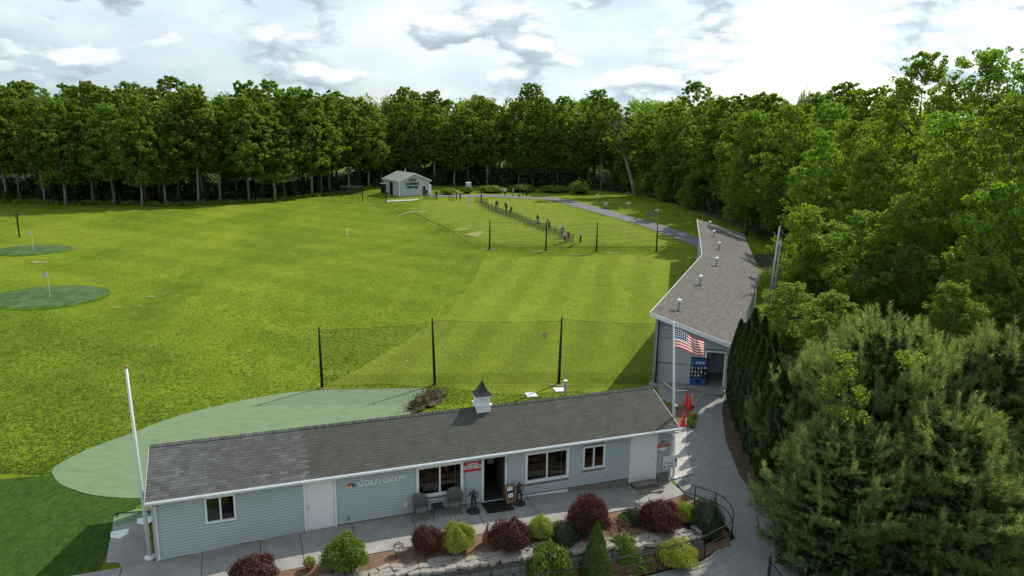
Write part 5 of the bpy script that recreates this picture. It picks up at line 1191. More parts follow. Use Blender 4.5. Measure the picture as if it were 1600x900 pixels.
# ------------------------------------------------------------------ big trees on the right
BIG = [tree_meshes(300 + k, 20.0, (3.0, 2.2, 3.5)[k % 3], (5.6, 6.2, 5.2)[k % 3], 140, 32000, .26, ('leaf_forest', 'leaf_forest_pale', 'leaf_bright')[k % 3], 'bark', .30, lobe=(.16, .30), forks=8) for k in range(6)]
SMALL = [tree_meshes(400 + k, 8.0, 1.0, 2.9, 52, 15000, .18, ('leaf_bright', 'leaf_forest_pale')[k % 2], 'pale_bark', .12, lobe=(.24, .40), forks=8) for k in range(3)]
def right_trees():
    def spot(px, Y, top): 
        p = at(px, top, Y); z = t1(p.x, Y); return Vector((p.x, Y, z - .1)), p.z - z
    rows = [(1330, 80, 188, 1, 'tree with a pale crown at the left shoulder of the big right-hand mass'), (1398, 86, 152, 0, 'dark tree filling the gap left of the tallest crown at right'),
            (1452, 74, 84, 2, 'tallest bright tree breaking the skyline at upper right'), (1552, 71, 76, 1, 'tall tree at the top right corner of the photo'), (1640, 66, 92, 0, 'tall tree cut by the upper right edge of the photo'),
            (1365, 67, 232, 5, 'bright tree in front of the left shoulder of the right-hand mass'), (1498, 60, 176, 4, 'broad tree below the tallest crowns at right'), (1596, 56, 150, 0, 'broad tree below the top right corner of the photo'),
            (1290, 76, 205, 2, 'bright tree at the left end of the big right-hand mass'), (1432, 55, 305, 3, 'dark tree low in the middle of the right-hand mass'), (1240, 92, 165, 0, 'dark tree behind the roof of the tee building'), (1300, 96, 160, 3, 'second dark tree behind the roof of the tee building'),
            (1180, 100, 172, 3, 'dark tree right of the far end of the tee building'), (1352, 56, 330, 0, 'dark tree behind the yellow-green tree and poles'), (1660, 50, 240, 1, 'tree at the right edge halfway down the photo'), (1540, 47, 400, 3, 'dark tree just above the right-hand pine')]
    for px, Y, top, k, lab in rows:
        p, h = spot(px, Y, top); s = h / 20.0; place_tree('broadleaf_tree', BIG[k], p, max(s, .55), k * 1.3 + px, lab, 'big trees on the right', zs=s)
    for px, Y, top, k, lab in ((1262, 61, 322, 0, 'small yellow-green tree right behind the tall galvanised poles'), (1300, 60, 345, 1, 'small pale tree beside the yellow-green tree at the poles'), (1568, 50, 283, 2, 'bright yellow-green tree at the right edge'), (1236, 50, 440, 1, 'low pale tree behind the clipped evergreen columns'),
                              (1300, 46, 455, 1, 'low leafy tree behind the top of the big pine'), (1500, 44, 440, 1, 'low leafy tree between the two pines'), (1610, 46, 420, 0, 'low bright tree at the right edge above the pine')):
        p, h = spot(px, Y, top); s = h / 8.0; place_tree('young_tree', SMALL[k], p, min(max(s, .8), 1.25), px * .7, lab, 'young trees on the right', zs=s)
    p = gp(994, 306); pr = tree_meshes(555, 18.5, 9.5, 4.3, 42, 6500, .40, 'leaf_forest_pale', 'pale_bark', .42, lobe=(.24, .36), lean=(-5.2, 0), forks=7)
    place_tree('leaning_tree', pr, p, 1.0, 0, 'tree with a thick bare trunk leaning left over the path', None)
    p, h = spot(1088, 178, 128); place_tree('forest_tree', FOREST[1], p, h / 20, 1.0, 'round tree top standing above the far treeline right of centre', 'trees above the skyline', zs=h / 20)
    p, h = spot(265, 168, 120); place_tree('forest_tree', FOREST[4], p, h / 20 * 1.25, 2.0, 'broad dome of leaves standing above the left treeline', 'trees above the skyline', zs=h / 20)
    p, h = spot(830, 186, 131); place_tree('forest_tree', FOREST[7], p, h / 20, 2.0, 'tree top standing above the treeline right of the hut', 'trees above the skyline', zs=h / 20)
right_trees()
# ------------------------------------------------------------------ pines, clipped evergreens
def pine_meshes(seed, H, W, tufts):
    rs = np.random.RandomState(seed); tips = []; dirs = []; kind = []
    br = []
    nb = 120
    for i in range(nb):
        t = ((i + .5) / nb) ** .85; z0 = .2 + (H - 1.5) * t; r = W * (1 - .74 * t ** 2.2) * min(1.0, .72 + .75 * t) * rs.uniform(.66, 1.12); an = i * 2.399 + rs.uniform(-.35, .35)
        br.append((z0, r, an))
    br.append((H - 1.5, .6, 0)); br.append((H - 1.6, .9, 2.2)); br.append((H - 1.7, .9, 4.2))
    wt = np.array([b[1] for b in br]) ** 1.3; wt /= wt.sum()
    for (z0, r, an), w in zip(br, wt):
        k = max(14, int(tufts * w)); s = .30 + .70 * rs.random(k) ** .62; d0 = np.array([math.cos(an), math.sin(an), 0]); sd_ = np.array([-math.sin(an), math.cos(an), 0])
        wid = .17 * r * (1.25 - s) + .10; lat = rs.normal(size=k) * wid; rise = -.04 * r + .34 * r * s ** 2.2 + rs.normal(size=k) * .10
        p = d0 * (s * r)[:, None] + sd_ * lat[:, None]; p[:, 2] += z0 + rise; tips.append(p)
        dd = unit(d0 * .65 + sd_ * (lat / (r + .1) * 2.2)[:, None] + np.array([0, 0, .60]) + rs.normal(size=(k, 3)) * .22); dirs.append(dd)
        # upright leaders at the end of each bough
        for e in range(2 if rs.rand() < .8 else 3):
            q = d0 * r * rs.uniform(.72, 1.02) + sd_ * rs.normal() * .16; m_ = 6; hh = rs.uniform(.35, .75)
            pp = np.tile(q, (m_, 1)) + d0 * np.linspace(0, .12, m_)[:, None]; pp[:, 2] += z0 + .30 * r + np.linspace(0, hh, m_); tips.append(pp); dirs.append(unit(np.tile(d0 * .18 + np.array([0, 0, 1.0]), (m_, 1)) + rs.normal(size=(m_, 3)) * .10))
    m_ = 14; pp = np.zeros((m_, 3)); pp[:, 2] = np.linspace(H - 1.6, H - .15, m_); tips.append(pp); dirs.append(np.tile(np.array([[0, 0, 1.0]]), (m_, 1)))
    p = np.concatenate(tips); d = np.concatenate(dirs); keep = p[:, 2] > .05; p, d = p[keep], d[keep]; n = len(p); NB = 13
    # each tuft: a shoot with long soft needles sweeping forward
    P_ = np.repeat(p, NB, 0); D_ = np.repeat(d, NB, 0); u_ = np.tile(np.linspace(0, 1, NB), n); rr_ = unit(rs.normal(size=(n * NB, 3))); rr_ = unit(rr_ - (rr_ * D_).sum(1, keepdims=True) * D_)
    a = unit(D_ * rs.uniform(.55, 1.0, (n * NB, 1)) + rr_ * .75); L_ = rs.uniform(.13, .24, n * NB); base = P_ + D_ * (u_ * .24 - .10)[:, None]; side = unit(np.cross(a, rs.normal(size=a.shape))) * .012
    v = np.empty((n * NB, 3, 3)); v[:, 0] = base - side; v[:, 1] = base + side; v[:, 2] = base + a * L_[:, None]
    mi = np.repeat((rs.random(n) < .30 + .4 * (p[:, 2] > H * .55)).astype(int), NB)  # paler tufts at random, more of them in the upper part
    me = np_mesh('crown', v.reshape(-1, 3), np.arange(n * NB * 3).reshape(-1, 3), None, mats=['needles', 'needles_pale'], mi=mi)
    # added fill against see-through; inner shade is put into its dark colour
    n2 = 5200; zz = rs.random(n2) ** 1.0 * (H - 1.2) + .1; rmax = W * (1 - .78 * (zz / H) ** 1.9) * .62; ra = rmax * rs.random(n2) ** .4; an = rs.random(n2) * 6.283
    ip = np.stack([ra * np.cos(an), ra * np.sin(an), zz], 1); v2, f2 = quads(ip, unit(rs.normal(size=(n2, 3))), unit(rs.normal(size=(n2, 3))), .42, .26); inner = np_mesh('shade_fill', v2, f2, 'leaf_shaded')
    m = MB(); m.tube([(0, 0, -.2), (0, 0, H * .5), (0, 0, H - .4)], [.24, .15, .02], 9)
    for z0, r, an in br[::3]: m.tube([(0, 0, z0), (math.cos(an) * r * .55, math.sin(an) * r * .55, z0 + .1 * r), (math.cos(an) * r * .92, math.sin(an) * r * .92, z0 + .3 * r)], [.05, .03, .008], 5)
    return m.mesh('trunk', 'bark', True), me, inner
PINE = [pine_meshes(61, 8.6, 4.3, 11500), pine_meshes(62, 8.2, 4.0, 10500)]
for px, Y, top, k, s, lab in ((1392, 28.6, 470, 0, 1.0, 'big soft-needled pine filling the foreground beside the drive'), (1588, 28.2, 492, 1, 1.15, 'second big pine in the foreground at the right edge'),
                              (1500, 25.0, 610, 1, 1.0, 'lower pine in the bottom right corner between the two big pines'), (1330, 25.4, 640, 0, .80, 'low pine spreading over the drive edge at the bottom'), (1296, 31.0, 535, 1, .80, 'pine shoulder between the hedge and the big foreground pine')):
    p = at(px, top, Y); z = t1(p.x, Y); h = p.z - z; H0 = (8.6, 8.2)[k]
    t = thing('pine_tree', lab, 'pine', (p.x, Y, z - .05), px * .37, 'foreground pines'); t.scale = (s, s, h / H0)
    put('trunk', PINE[k][0], t); put('crown', PINE[k][1], t); put('shade_fill', PINE[k][2], t)
def vine():
    rs = np.random.RandomState(4); lobes = []
    for px, py, Y in ((1318, 560, 26.6), (1326, 585, 26.3), (1308, 600, 26.2), (1340, 620, 25.8), (1422, 562, 25.6), (1300, 640, 25.6), (1332, 655, 25.2), (1560, 690, 24.6)):
        q = at(px, py, Y); lobes.append((tuple(q), rs.uniform(.35, .6)))
    o = leaf_mass('climbing_vine', lobes, 260, .11, 'leaf_forest_pale', 6, '', ''); tag(o, 'bright leafy creeper scattered over the face of the foreground pines', 'creeper', kind='stuff')
vine()
def arbor_mesh(seed, H, W, n):
    rs = np.random.RandomState(seed); t = rs.random(n); z = t * H; prof = W * np.minimum(1, .65 + 1.2 * t) * np.clip(1 - t ** 2.2, 0, 1) ** .72; an = rs.random(n) * 6.283
    lump = 1 + .16 * np.sin(an * 3 + z * 2.2) * np.sin(z * 4.1 + an) + .10 * np.sin(an * 7 + z * 6)
    r = prof * lump * (.62 + .40 * rs.random(n) ** .5); p = np.stack([r * np.cos(an), r * np.sin(an), z], 1); d = np.stack([np.cos(an), np.sin(an), np.zeros(n)], 1)
    # flat upright sprays
    tg = unit(d * .35 + np.array([0, 0, 1.0]) + rs.normal(size=(n, 3)) * .22); nr = unit(np.cross(tg, d) + rs.normal(size=(n, 3)) * .5 + d * .5)
    v, f = quads(p, nr, tg, rs.uniform(.13, .27, n), rs.uniform(.05, .10, n)); return np_mesh('foliage', v, f, 'arbor_leaf')
ARB = [arbor_mesh(71 + k, 5.0, .62, 9500) for k in range(3)]; arb_trunk = MB().tube([(0, 0, -.1), (0, 0, 3.6)], [.10, .02], 8).mesh('trunk', 'bark')
arb_core = MB().lathe([(.22, .05), (.42, .9), (.44, 2.8), (.26, 4.1), (.03, 4.7)], 10).mesh('shade_fill', 'leaf_shaded')  # added solid core, coloured dark as the shade inside the column
HEDGE = ((1148, 628, 500, .8), (1153, 643, 506, .8), (1158, 658, 500, .82), (1164, 674, 514, .85), (1170, 691, 520, .88), (1178, 708, 528, .9), (1187, 726, 540, .92), (1197, 745, 556, .95), (1208, 765, 580, 1.0), (1168, 632, 482, .85), (1182, 655, 496, .88), (1196, 690, 520, .9))
for i, (px, py, top, w) in enumerate(HEDGE):
    p = gp(px, py); q = at(px, top, p.y); h = q.z - p.z
    t = thing('evergreen_column', ORD[i] + ' columnar evergreen in the hedge, counted from the doorway end' if i < 9 else ('columnar evergreen behind the hedge with the highest tip', 'middle columnar evergreen behind the hedge', 'columnar evergreen behind the hedge nearest the big pine')[i - 9], 'evergreen', p, i * 1.1, 'columnar evergreens along the drive')
    t.scale = (w * 1.18, w * 1.18, h / 5.0); put('foliage', ARB[i % 3], t); put('trunk', arb_trunk, t); put('shade_fill', arb_core, t)
CONX = ((60, 150, 139), (205, 156, 137), (352, 160, 140), (498, 172, 143), (605, 184, 144), (742, 188, 142), (1010, 186, 148), (1262, 118, 130))
for i, (px, Y, top) in enumerate(CONX):      # dark conifer tips among the broadleaves
    p = at(px, top, Y); z = t1(p.x, Y); h = p.z - z; k = i % 2; t = thing('forest_conifer', ORD[i] + ' dark conifer tip from the left among the leafy treetops', 'conifer', (p.x, Y, z), px, 'conifers in the treeline'); t.scale = (.80, .80, h / (8.6, 8.2)[k])
    put('trunk', PINE[k][0], t); put('crown', PINE[k][1], t)
for i, (px, py, h) in enumerate(((1040, 350, 6.5), (1075, 352, 7.5), (1110, 356, 8.5), (1010, 330, 6), (975, 318, 5.5), (945, 308, 6), (915, 300, 7), (1145, 372, 8))):
    p = gp(px, py) + Vector((13 if i < 3 or i == 7 else 8, 4, 0)); p.z = t1(p.x, p.y); place_tree('edge_sapling', SMALL[1 + i % 2], p, h / 8.0, i * 1.7, ORD[i] + ' low leafy sapling at the foot of the right treeline by the path', 'saplings by the path')
# ------------------------------------------------------------------ shrubs in the beds
def shrub_mesh(seed, mat, n, ls, shape='ball', spiky=0.0, ls_w=.55):
    """unit shrub: radius 1, height from 0 to 1 (scaled when placed)"""
    rs = np.random.RandomState(seed); d = unit(rs.normal(size=(n, 3))); d[:, 2] = np.abs(d[:, 2]) * 1.05 - .12; d = unit(d)
    an = np.arctan2(d[:, 1], d[:, 0]); lump = 1 + .10 * np.sin(an * 3 + seed) + .09 * np.sin(an * 5 + d[:, 2] * 5 + seed) + .07 * rs.normal(size=n)
    if shape == 'cone':
        t = rs.random(n) ** 1.25; r = (1 - t) ** .82 * np.minimum(1, .72 + 2.2 * t); a2 = rs.random(n) * 6.283; lump = 1 + .06 * np.sin(a2 * 4 + t * 13) + .05 * rs.normal(size=n)
        p = np.stack([r * np.cos(a2), r * np.sin(a2), t], 1) * np.stack([lump, lump, np.ones(n)], 1) * np.stack([.80 + .2 * rs.random(n)] * 2 + [np.ones(n)], 1); d = unit(np.stack([np.cos(a2), np.sin(a2), np.full(n, .55)], 1))
    else:
        rr_ = lump * (.62 + .38 * rs.random(n) ** .5); p = d * rr_[:, None]; p[:, 2] = np.clip(p[:, 2] * .62 + .36, .02, 1.3) if shape == 'ball' else np.clip(p[:, 2] * .85 + .12, .02, 1.2)
    tg = unit(d * (.4 + spiky) + np.array([0, 0, .35 + spiky]) + rs.normal(size=(n, 3)) * .5); nr = unit(d * .7 + rs.normal(size=(n, 3)) * .5 + np.array([0, 0, .3]))
    v, f = quads(p, nr, tg, ls * rs.uniform(.7, 1.4, n), ls * ls_w * rs.uniform(.7, 1.2, n)); return np_mesh('foliage', v, f, mat)
SHR = {'red': shrub_mesh(1, 'leaf_red', 10000, .10, 'ball', .7, .34), 'lime': shrub_mesh(2, 'leaf_lime', 7500, .10, 'ball', .1), 'green': shrub_mesh(3, 'leaf_green', 9000, .09, 'ball', .2), 'juniper': shrub_mesh(4, 'leaf_juniper', 9500, .10, 'low', .5, .3),
       'gold': shrub_mesh(5, 'leaf_gold', 10000, .075, 'ball', .3, .4), 'cone': shrub_mesh(6, 'leaf_spruce', 13000, .065, 'cone', .5, .35), 'loose': shrub_mesh(7, 'leaf_green', 3400, .15, 'ball', .1), 'lily': shrub_mesh(8, 'leaf_green', 260, .8, 'low', 1.2, .09), 'twig': shrub_mesh(9, 'leaf_red', 260, .4, 'ball', .9, .12)}
stem_m = MB()
for k in range(5): stem_m.tube([(0, 0, -.1), (.22 * math.cos(k * 1.26), .22 * math.sin(k * 1.26), .35), (.5 * math.cos(k * 1.26), .5 * math.sin(k * 1.26), .7)], [.05, .035, .015], 5)
stem_m = stem_m.mesh('stems', 'bark'); core_m = MB().lathe([(.25, .03), (.62, .18), (.66, .42), (.42, .68), (.05, .8)], 10).mesh('shade_fill', 'leaf_shaded')  # core is an added filler with the shrub's inner shade in its colour
def shrub(name, kind, px, wpx, ybase, ytop, z, label, cat='shrub', extra=None):
    """ybase: where its foot stands in the photo"""
    p = gp(px, ybase) if z is None else gp(px, ybase, z); q = at(px, ytop, p.y); r = wpx / 2 / F_PX * math.hypot(p.y, CAM_H) * .98; h = (q.z - p.z) * .96
    t = thing(name, label, cat, (p.x, p.y, p.z + .03), rnd.uniform(0, 6.28), 'shrubs in the shop beds'); t.scale = (r, r, max(h, .15))
    put('foliage', SHR[kind], t); put('stems', stem_m, t)
    if kind not in ('lily', 'twig', 'cone'): put('shade_fill', core_m, t)
    if extra: put('foliage', SHR[extra], t, (0, 0, 0), (0, 0, 1), (.82, .82, .80))
    return t
U = None
shrub('barberry', 'red', 398, 68, 916, 872, U, 'dark red round shrub cut by the bottom edge of the photo')
shrub('mixed_shrub', 'green', 540, 64, 890, 838, U, 'bright green shrub with dark red leaves round it beside the small flower pot', extra='red')
shrub('barberry', 'red', 668, 46, 862, 824, U, 'small dark red round shrub left of a lime shrub')
shrub('spirea', 'lime', 716, 48, 862, 818, U, 'lime shrub between two dark red shrubs, left of the rusty figure')
shrub('barberry', 'red', 797, 60, 857, 814, U, 'dark red round shrub right of the rusty figure')
shrub('spirea', 'lime', 844, 38, 842, 808, U, 'small lime shrub between dark red and low dark shrubs')
shrub('juniper', 'juniper', 882, 46, 846, 816, U, 'low dark green shrub in the shade left of the big red shrub')
shrub('barberry', 'red', 918, 62, 835, 775, U, 'largest dark red shrub, behind the cone-shaped evergreen')
shrub('boxwood', 'juniper', 988, 32, 818, 794, U, 'small dark green round shrub left of the wide red shrub')
shrub('barberry', 'red', 1031, 62, 828, 784, U, 'wide dark red shrub above the end of the stone wall')
shrub('euonymus', 'lime', 1068, 34, 818, 786, U, 'pale variegated shrub right of the wide red shrub')
shrub('juniper', 'juniper', 1102, 52, 832, 780, U, 'dark blue-green juniper inside the curve of the handrail')
shrub('loose_shrub', 'loose', 857, 66, 912, 852, -1.0, 'loose yellow-green shrub growing below the stone wall')
shrub('dwarf_spruce', 'cone', 930, 58, 905, 812, -1.0, 'cone-shaped dense green dwarf evergreen before the stone wall')
shrub('green_shrub', 'green', 973, 46, 884, 838, -1.0, 'bright green shrub right of the cone-shaped evergreen')
shrub('golden_shrub', 'gold', 1057, 64, 882, 846, -.98, 'flat-topped golden yellow shrub before the end of the stone wall')
shrub('green_dome', 'green', 649, 38, 912, 880, -1.0, 'small bright green dome rising from below at the bottom edge')
shrub('lily_clump', 'lily', 1000, 34, 888, 868, -1.0, 'clump of strappy green leaves by the handrail', 'plant')
shrub('twiggy_shrub', 'twig', 969, 34, 832, 812, U, 'sparse brown twiggy shrub above the stone wall', 'shrub')
shrub('leafy_plant', 'loose', 978, 26, 818, 804, U, 'small bright leafy plant beside the twiggy shrub', 'plant')
shrub('verge_flowers', 'lime', 1080, 14, 668, 655, U, 'small yellow flowering clump edging the drive by the cones', 'plant'); shrub('verge_flowers', 'lime', 1083, 12, 655, 645, U, 'second yellow flowering clump edging the drive nearer the vending machine', 'plant')
# pots and garden figures
def pot(px, py, label, mat, h, plant):
    p = gp(px, py); t = thing('plant_pot', label, 'pot', (p.x, p.y, p.z + .05), 0, 'pots in the upper bed'); MB().lathe([(.10, 0), (.16, h * .85), (.19, h * .87), (.19, h), (.16, h), (.14, h * .9)], 18).build('pot_body', mat, t, True)
    o = put('plant', SHR[plant], t, (0, 0, h * .8), (0, 0, 0), (.2, .2, .28))
pot(623, 869, 'white pot with a dry plant in the mulch bed', 'pale_concrete', .26, 'twig'); pot(484, 891, 'small terracotta pot with yellow flowers in the mulch bed', 'terracotta', .2, 'lime')
def figurine(px, py, label, mat, s):
    p = gp(px, py); t = thing('garden_figure', label, 'figurine', (p.x, p.y, p.z + .04), R(30))
    m = MB(); m.lathe([(.13, 0), (.15, .05), (.17, .18), (.15, .35), (.09, .5), (.05, .58)], 14); m.build('body', mat, t, True); MB().tube([(0, 0, .55), (.02, -.03, .72), (.05, -.02, .82)], [.05, .035, .03], 8).build('neck', mat, t, True)
    MB().lathe([(.01, 0), (.05, .03), (.055, .07), (.03, .11), (.005, .12)], 10).build('head', 'stone' if mat == 'rust' else mat, t, True, loc=(.05, -.02, .80)); MB().tube([(.05, -.05, .86), (.08, -.16, .84)], [.02, .004], 6).build('beak', mat, t); t.scale = (s,) * 3
figurine(760, 851, 'rust-coloured bird figure standing in the mulch between shrubs', 'rust', .95); figurine(951, 826, 'small dark figure in the mulch right of the biggest red shrub', 'bronze', .5)
# brush pile behind the shop
def brush_pile():
    rs = np.random.RandomState(12); c = gp(668, 628); t = thing('brush_pile', 'heap of dark soil and dead brush at the end of the pale turf mat', 'brush pile', c)
    bm = bmesh.new(); bmesh.ops.create_icosphere(bm, subdivisions=4, radius=1)
    for v in bm.verts:
        q = v.co.copy(); k = 1 + .22 * math.sin(q.x * 7 + q.y * 3) * math.sin(q.y * 8 + q.z * 5) + .10 * rs.normal(); v.co = Vector((q.x * .62 * k, q.y * 1.6 * k, max(-.05, q.z * .42 * k)))
        v.co = Matrix.Rotation(R(-24), 3, 'Z') @ v.co
    me = bpy.data.meshes.new('soil_heap'); bm.to_mesh(me); bm.free(); me.materials.append(MATS['soil']); put('soil_heap', me, t)
    n = 700; p = np.stack([rs.normal(size=n) * .36, rs.normal(size=n) * 1.0, np.abs(rs.normal(size=n)) * .18 + .28], 1); an = R(-24); p = p @ np.array([[math.cos(an), math.sin(an), 0], [-math.sin(an), math.cos(an), 0], [0, 0, 1]])
    v, f = quads(p, unit(rs.normal(size=(n, 3))), unit(rs.normal(size=(n, 3)) * np.array([1, 1, .5])), rs.uniform(.10, .32, n), .03); o = put('dead_twigs', np_mesh('dead_twigs', v, f, 'soil'), t); o['kind'] = 'stuff'
brush_pile()

# ------------------------------------------------------------------ the learning center hut
def hut():
    A = gp(624, 307.3); Bq = gp(668, 305.0); d = Vector((Bq.x - A.x, Bq.y - A.y)); W = 6.4; yaw = R(33); L_ = 7.5
    t = thing('learning_center_hut', 'small white gabled hut lettered GOLF LEARNING CENTER before the far trees', 'building', (A.x, A.y, A.z), yaw)
    ze, zr = 3.0, 4.35; o = .35
    m = MB(); m.prism([(0, -.4), (W, -.4), (W, ze), (W / 2, zr - .1), (0, ze)], 0, L_); m.build('wall', 'pale_siding', t)
    for s in (0, 1):
        X = (lambda x: x) if s == 0 else (lambda x: W - x)
        MB().hexa([(X(-o), -.3, ze - .16), (W / 2, -.3, zr - .02), (W / 2, L_ + .3, zr - .02), (X(-o), L_ + .3, ze - .16), (X(-o), -.3, ze - .04), (W / 2, -.3, zr + .10), (W / 2, L_ + .3, zr + .10), (X(-o), L_ + .3, ze - .04)]).build('roof', 'metal_roof', t)
        MB().hexa([(X(-o), -.36, ze - .26), (W / 2, -.36, zr - .12), (W / 2, -.301, zr - .12), (X(-o), -.301, ze - .26), (X(-o), -.36, ze - .02), (W / 2, -.36, zr + .12), (W / 2, -.301, zr + .12), (X(-o), -.301, ze - .02)]).build('rake_board', 'white_paint', t)
    for x in (-.05, W - .10): MB().box(x, x + .15, -.04, .10, -.1, ze - .1).build('corner_board', 'white_paint', t)
    z = .1
    while z < zr - .4:
        x0 = max(0.0, (z + .2 - ze) / (zr - ze) * W / 2) + .12; MB().box(x0, W - x0, -.016, -.002, z, z + .035).build('siding_joint', 'siding', t); z += .30
    for line, z, w in (('GOLF', 2.86, 1.62), ('LEARNING', 2.16, 3.05), ('CENTER', 1.48, 2.5)):
        me = text_mesh('lettering', line, .72, 'black_metal', .02, .03); wd = max(v.co.x for v in me.vertices) - min(v.co.x for v in me.vertices); put('lettering', me, t, (W * .435 - w / 2, -.03, z), WALL_TEXT, (w / wd, .98, 1))
    dr = bpy.data.objects.new('door', None); link(dr, t); MB().box(4.78, 5.72, -.05, -.017, -.05, 2.0).build('door_frame', 'white_paint', dr); MB().box(4.88, 5.62, -.07, -.051, -.05, 1.92).build('door_leaf', 'grey_print', dr)
    MB().box(4.93, 5.2, -.08, -.071, .2, 1.8).build('pane', 'glass', dr); MB().box(5.27, 5.57, -.08, -.071, .2, 1.8).build('pane', 'black_rubber', dr)
    ln = MB().lathe([(.14, 0), (.14, .05)], 12).build('wall_clock', 'white_paint', t, loc=(4.35, -.03, 2.35)); ln.rotation_euler = (R(90), 0, 0)
    sd_ = bpy.data.objects.new('side_door', None); link(sd_, t); MB().box(-.06, -.004, 2.6, 4.5, -.1, 2.7).build('door_frame', 'white_paint', sd_); MB().box(-.09, -.061, 2.75, 4.35, -.1, 2.6).build('door_leaf', 'dark_room', sd_); MB().box(-.11, -.091, 2.9, 4.2, .1, 2.4).build('pane', 'black_rubber', sd_)
    MB().box(-.7, -.02, L_ - 1.2, L_ - .1, -.2, 2.0).build('side_shed', 'black_wood', t); MB().box(-.8, .0, L_ - 1.3, L_ - .05, 2.0, 2.12).build('shed_roof', 'white_paint', t)
    MB().box(W + .02, W + .8, .6, 1.6, -.2, 2.0).build('lean_to', 'white_paint', t)
    MB().tube([(W / 2 - .4, 3.2, zr), (W / 2 - .4, 3.2, zr + .55)], .08, 8).build('roof_vent', 'white_paint', t); MB().lathe([(.12, zr + .5), (.12, zr + .6)], 8).build('vent_cap', 'white_paint', t, loc=(W / 2 - .4, 3.2, 0))
hut()
# ------------------------------------------------------------------ tee dividers, lamps, cage, post
def dividers():
    fr = None
    w, h = 1.15, .92
    m = MB(); m.tube([(0, 0, 0), (0, 0, h), (w, 0, h), (w, 0, 0)], .028, 6); m.tube([(0, 0, .12), (w, 0, .12)], .022, 6); fr = m.mesh('frame', 'black_metal'); mesh = MB().add([(0, 0, .12), (w, 0, .12), (w, 0, h), (0, 0, h)], [(0, 1, 2, 3)]).mesh('wire_mesh', 'chain_link')
    a, b = gp(748, 323), gp(882, 377.5); n = 21; spots = [a.lerp(b, k / (n - 1)) for k in range(n)] + [gp(x, y) for x, y in ((662, 311.5), (674, 312.3), (700, 313.5), (742, 318), (752, 318.5))]
    for i, p in enumerate(spots):
        p.z = t1(p.x, p.y)
        if i < n: lab = ORD[i] + ' wire divider along the tee line, counted from the hut end'
        else: lab = ('wire divider nearest the hut door', 'second wire divider from the hut door', 'wire divider midway between hut and tee line', 'left of two paired wire dividers at the head of the tee line', 'right of two paired wire dividers at the head of the tee line')[i - n]
        t = thing('tee_divider', lab, 'fence panel', p, R(-4), 'wire dividers on the tee'); put('frame', fr, t); put('wire_mesh', mesh, t)
dividers()
def lamp_post(px, py, top, label):
    p = gp(px, py); q = at(px, top, p.y); h = q.z - p.z; t = thing('lamp_post', label, 'lamp post', p, 0, 'lamp posts along the path'); MB().tube([(0, 0, 0), (0, 0, h)], [.06, .04], 8).build('post', 'galvanised', t)
    MB().box(-.3, .3, -.03, .03, h - .25, h - .2).build('arm', 'galvanised', t)
    for x in (-.28, .05): MB().lathe([(.05, 0), (.16, .12), (.16, .2), (.05, .25)], 10).build('lamp_head', 'white_paint', t, True, loc=(x, 0, h - .5))
lamp_post(934, 319.5, 302, 'lamp post left of the white-shirted person by the path'); lamp_post(982, 336.5, 314, 'lamp post left of the leaning tree trunk, beside the path'); lamp_post(1027, 344, 325, 'lamp post by the path nearest the tee building')
p = gp(1016, 344); t = thing('path_sign', 'low board on thin legs at the edge of the path', 'sign', p); MB().box(-.6, .6, -.03, .03, .75, 1.15).build('board', 'grey_print', t)
for x in (-.5, .5): MB().tube([(x, 0, 0), (x, 0, .75)], .03, 6).build('leg', 'galvanised', t)
def cage():
    P4 = [gp(548.5, 318.5), gp(566.5, 315.5)]; a, b = P4; d = b - a; t = thing('hitting_cage', 'black netted hitting cage at the field edge left of the hut', 'cage', a); h = 3.0
    back = Vector((-d.y, d.x, 0)).normalized() * 2.2; c = [Vector((0, 0, 0)), d * .62, d, d + back, back]
    for i, q in enumerate(c): MB().tube([q, q + Vector((0, 0, h))], .08 if i == 2 else .035, 8).build('post', 'black_metal', t)
    for i, j in ((0, 2), (2, 3), (3, 4), (4, 0)):
        MB().tube([c[i] + Vector((0, 0, h)), c[j] + Vector((0, 0, h))], .025, 6).build('top_bar', 'black_metal', t)
        MB().add([c[i] + Vector((0, 0, 1.4)), c[j] + Vector((0, 0, 1.4)), c[j] + Vector((0, 0, h)), c[i] + Vector((0, 0, h))], [(0, 1, 2, 3)]).build('netting', 'cage_net', t)
cage()
p = gp(30.5, 371); t = thing('marker_sign', 'slim black post with a small plate at the far left of the field', 'post', p); MB().tube([(0, 0, 0), (0, 0, 2.9)], .09, 8).build('post', 'black_wood', t); MB().box(-.22, .22, -.06, -.02, 2.5, 3.0).build('plate', 'black_metal', t); MB().box(-.14, .14, -.08, -.061, 2.62, 2.9).build('number_plate', 'grey_print', t)
p = gp(542, 368); t = thing('distance_marker', 'short white distance marker standing in the middle of the field', 'marker', p); MB().tube([(0, 0, 0), (0, 0, .9)], .07, 8).build('post', 'white_paint', t); MB().lathe([(.09, .88), (.05, .96), (.01, 1.0)], 10).build('cap', 'white_paint', t)
for px, py, h in ((606, 315, 2.6),):
    p = gp(px - 3, py); t = thing('hut_post', 'dark post standing in the grass before the hut', 'post', p); MB().tube([(0, 0, 0), (0, 0, h)], .07, 8).build('post', 'black_metal', t); MB().box(-.2, .2, -.03, .03, h - .5, h).build('plate', 'black_metal', t)
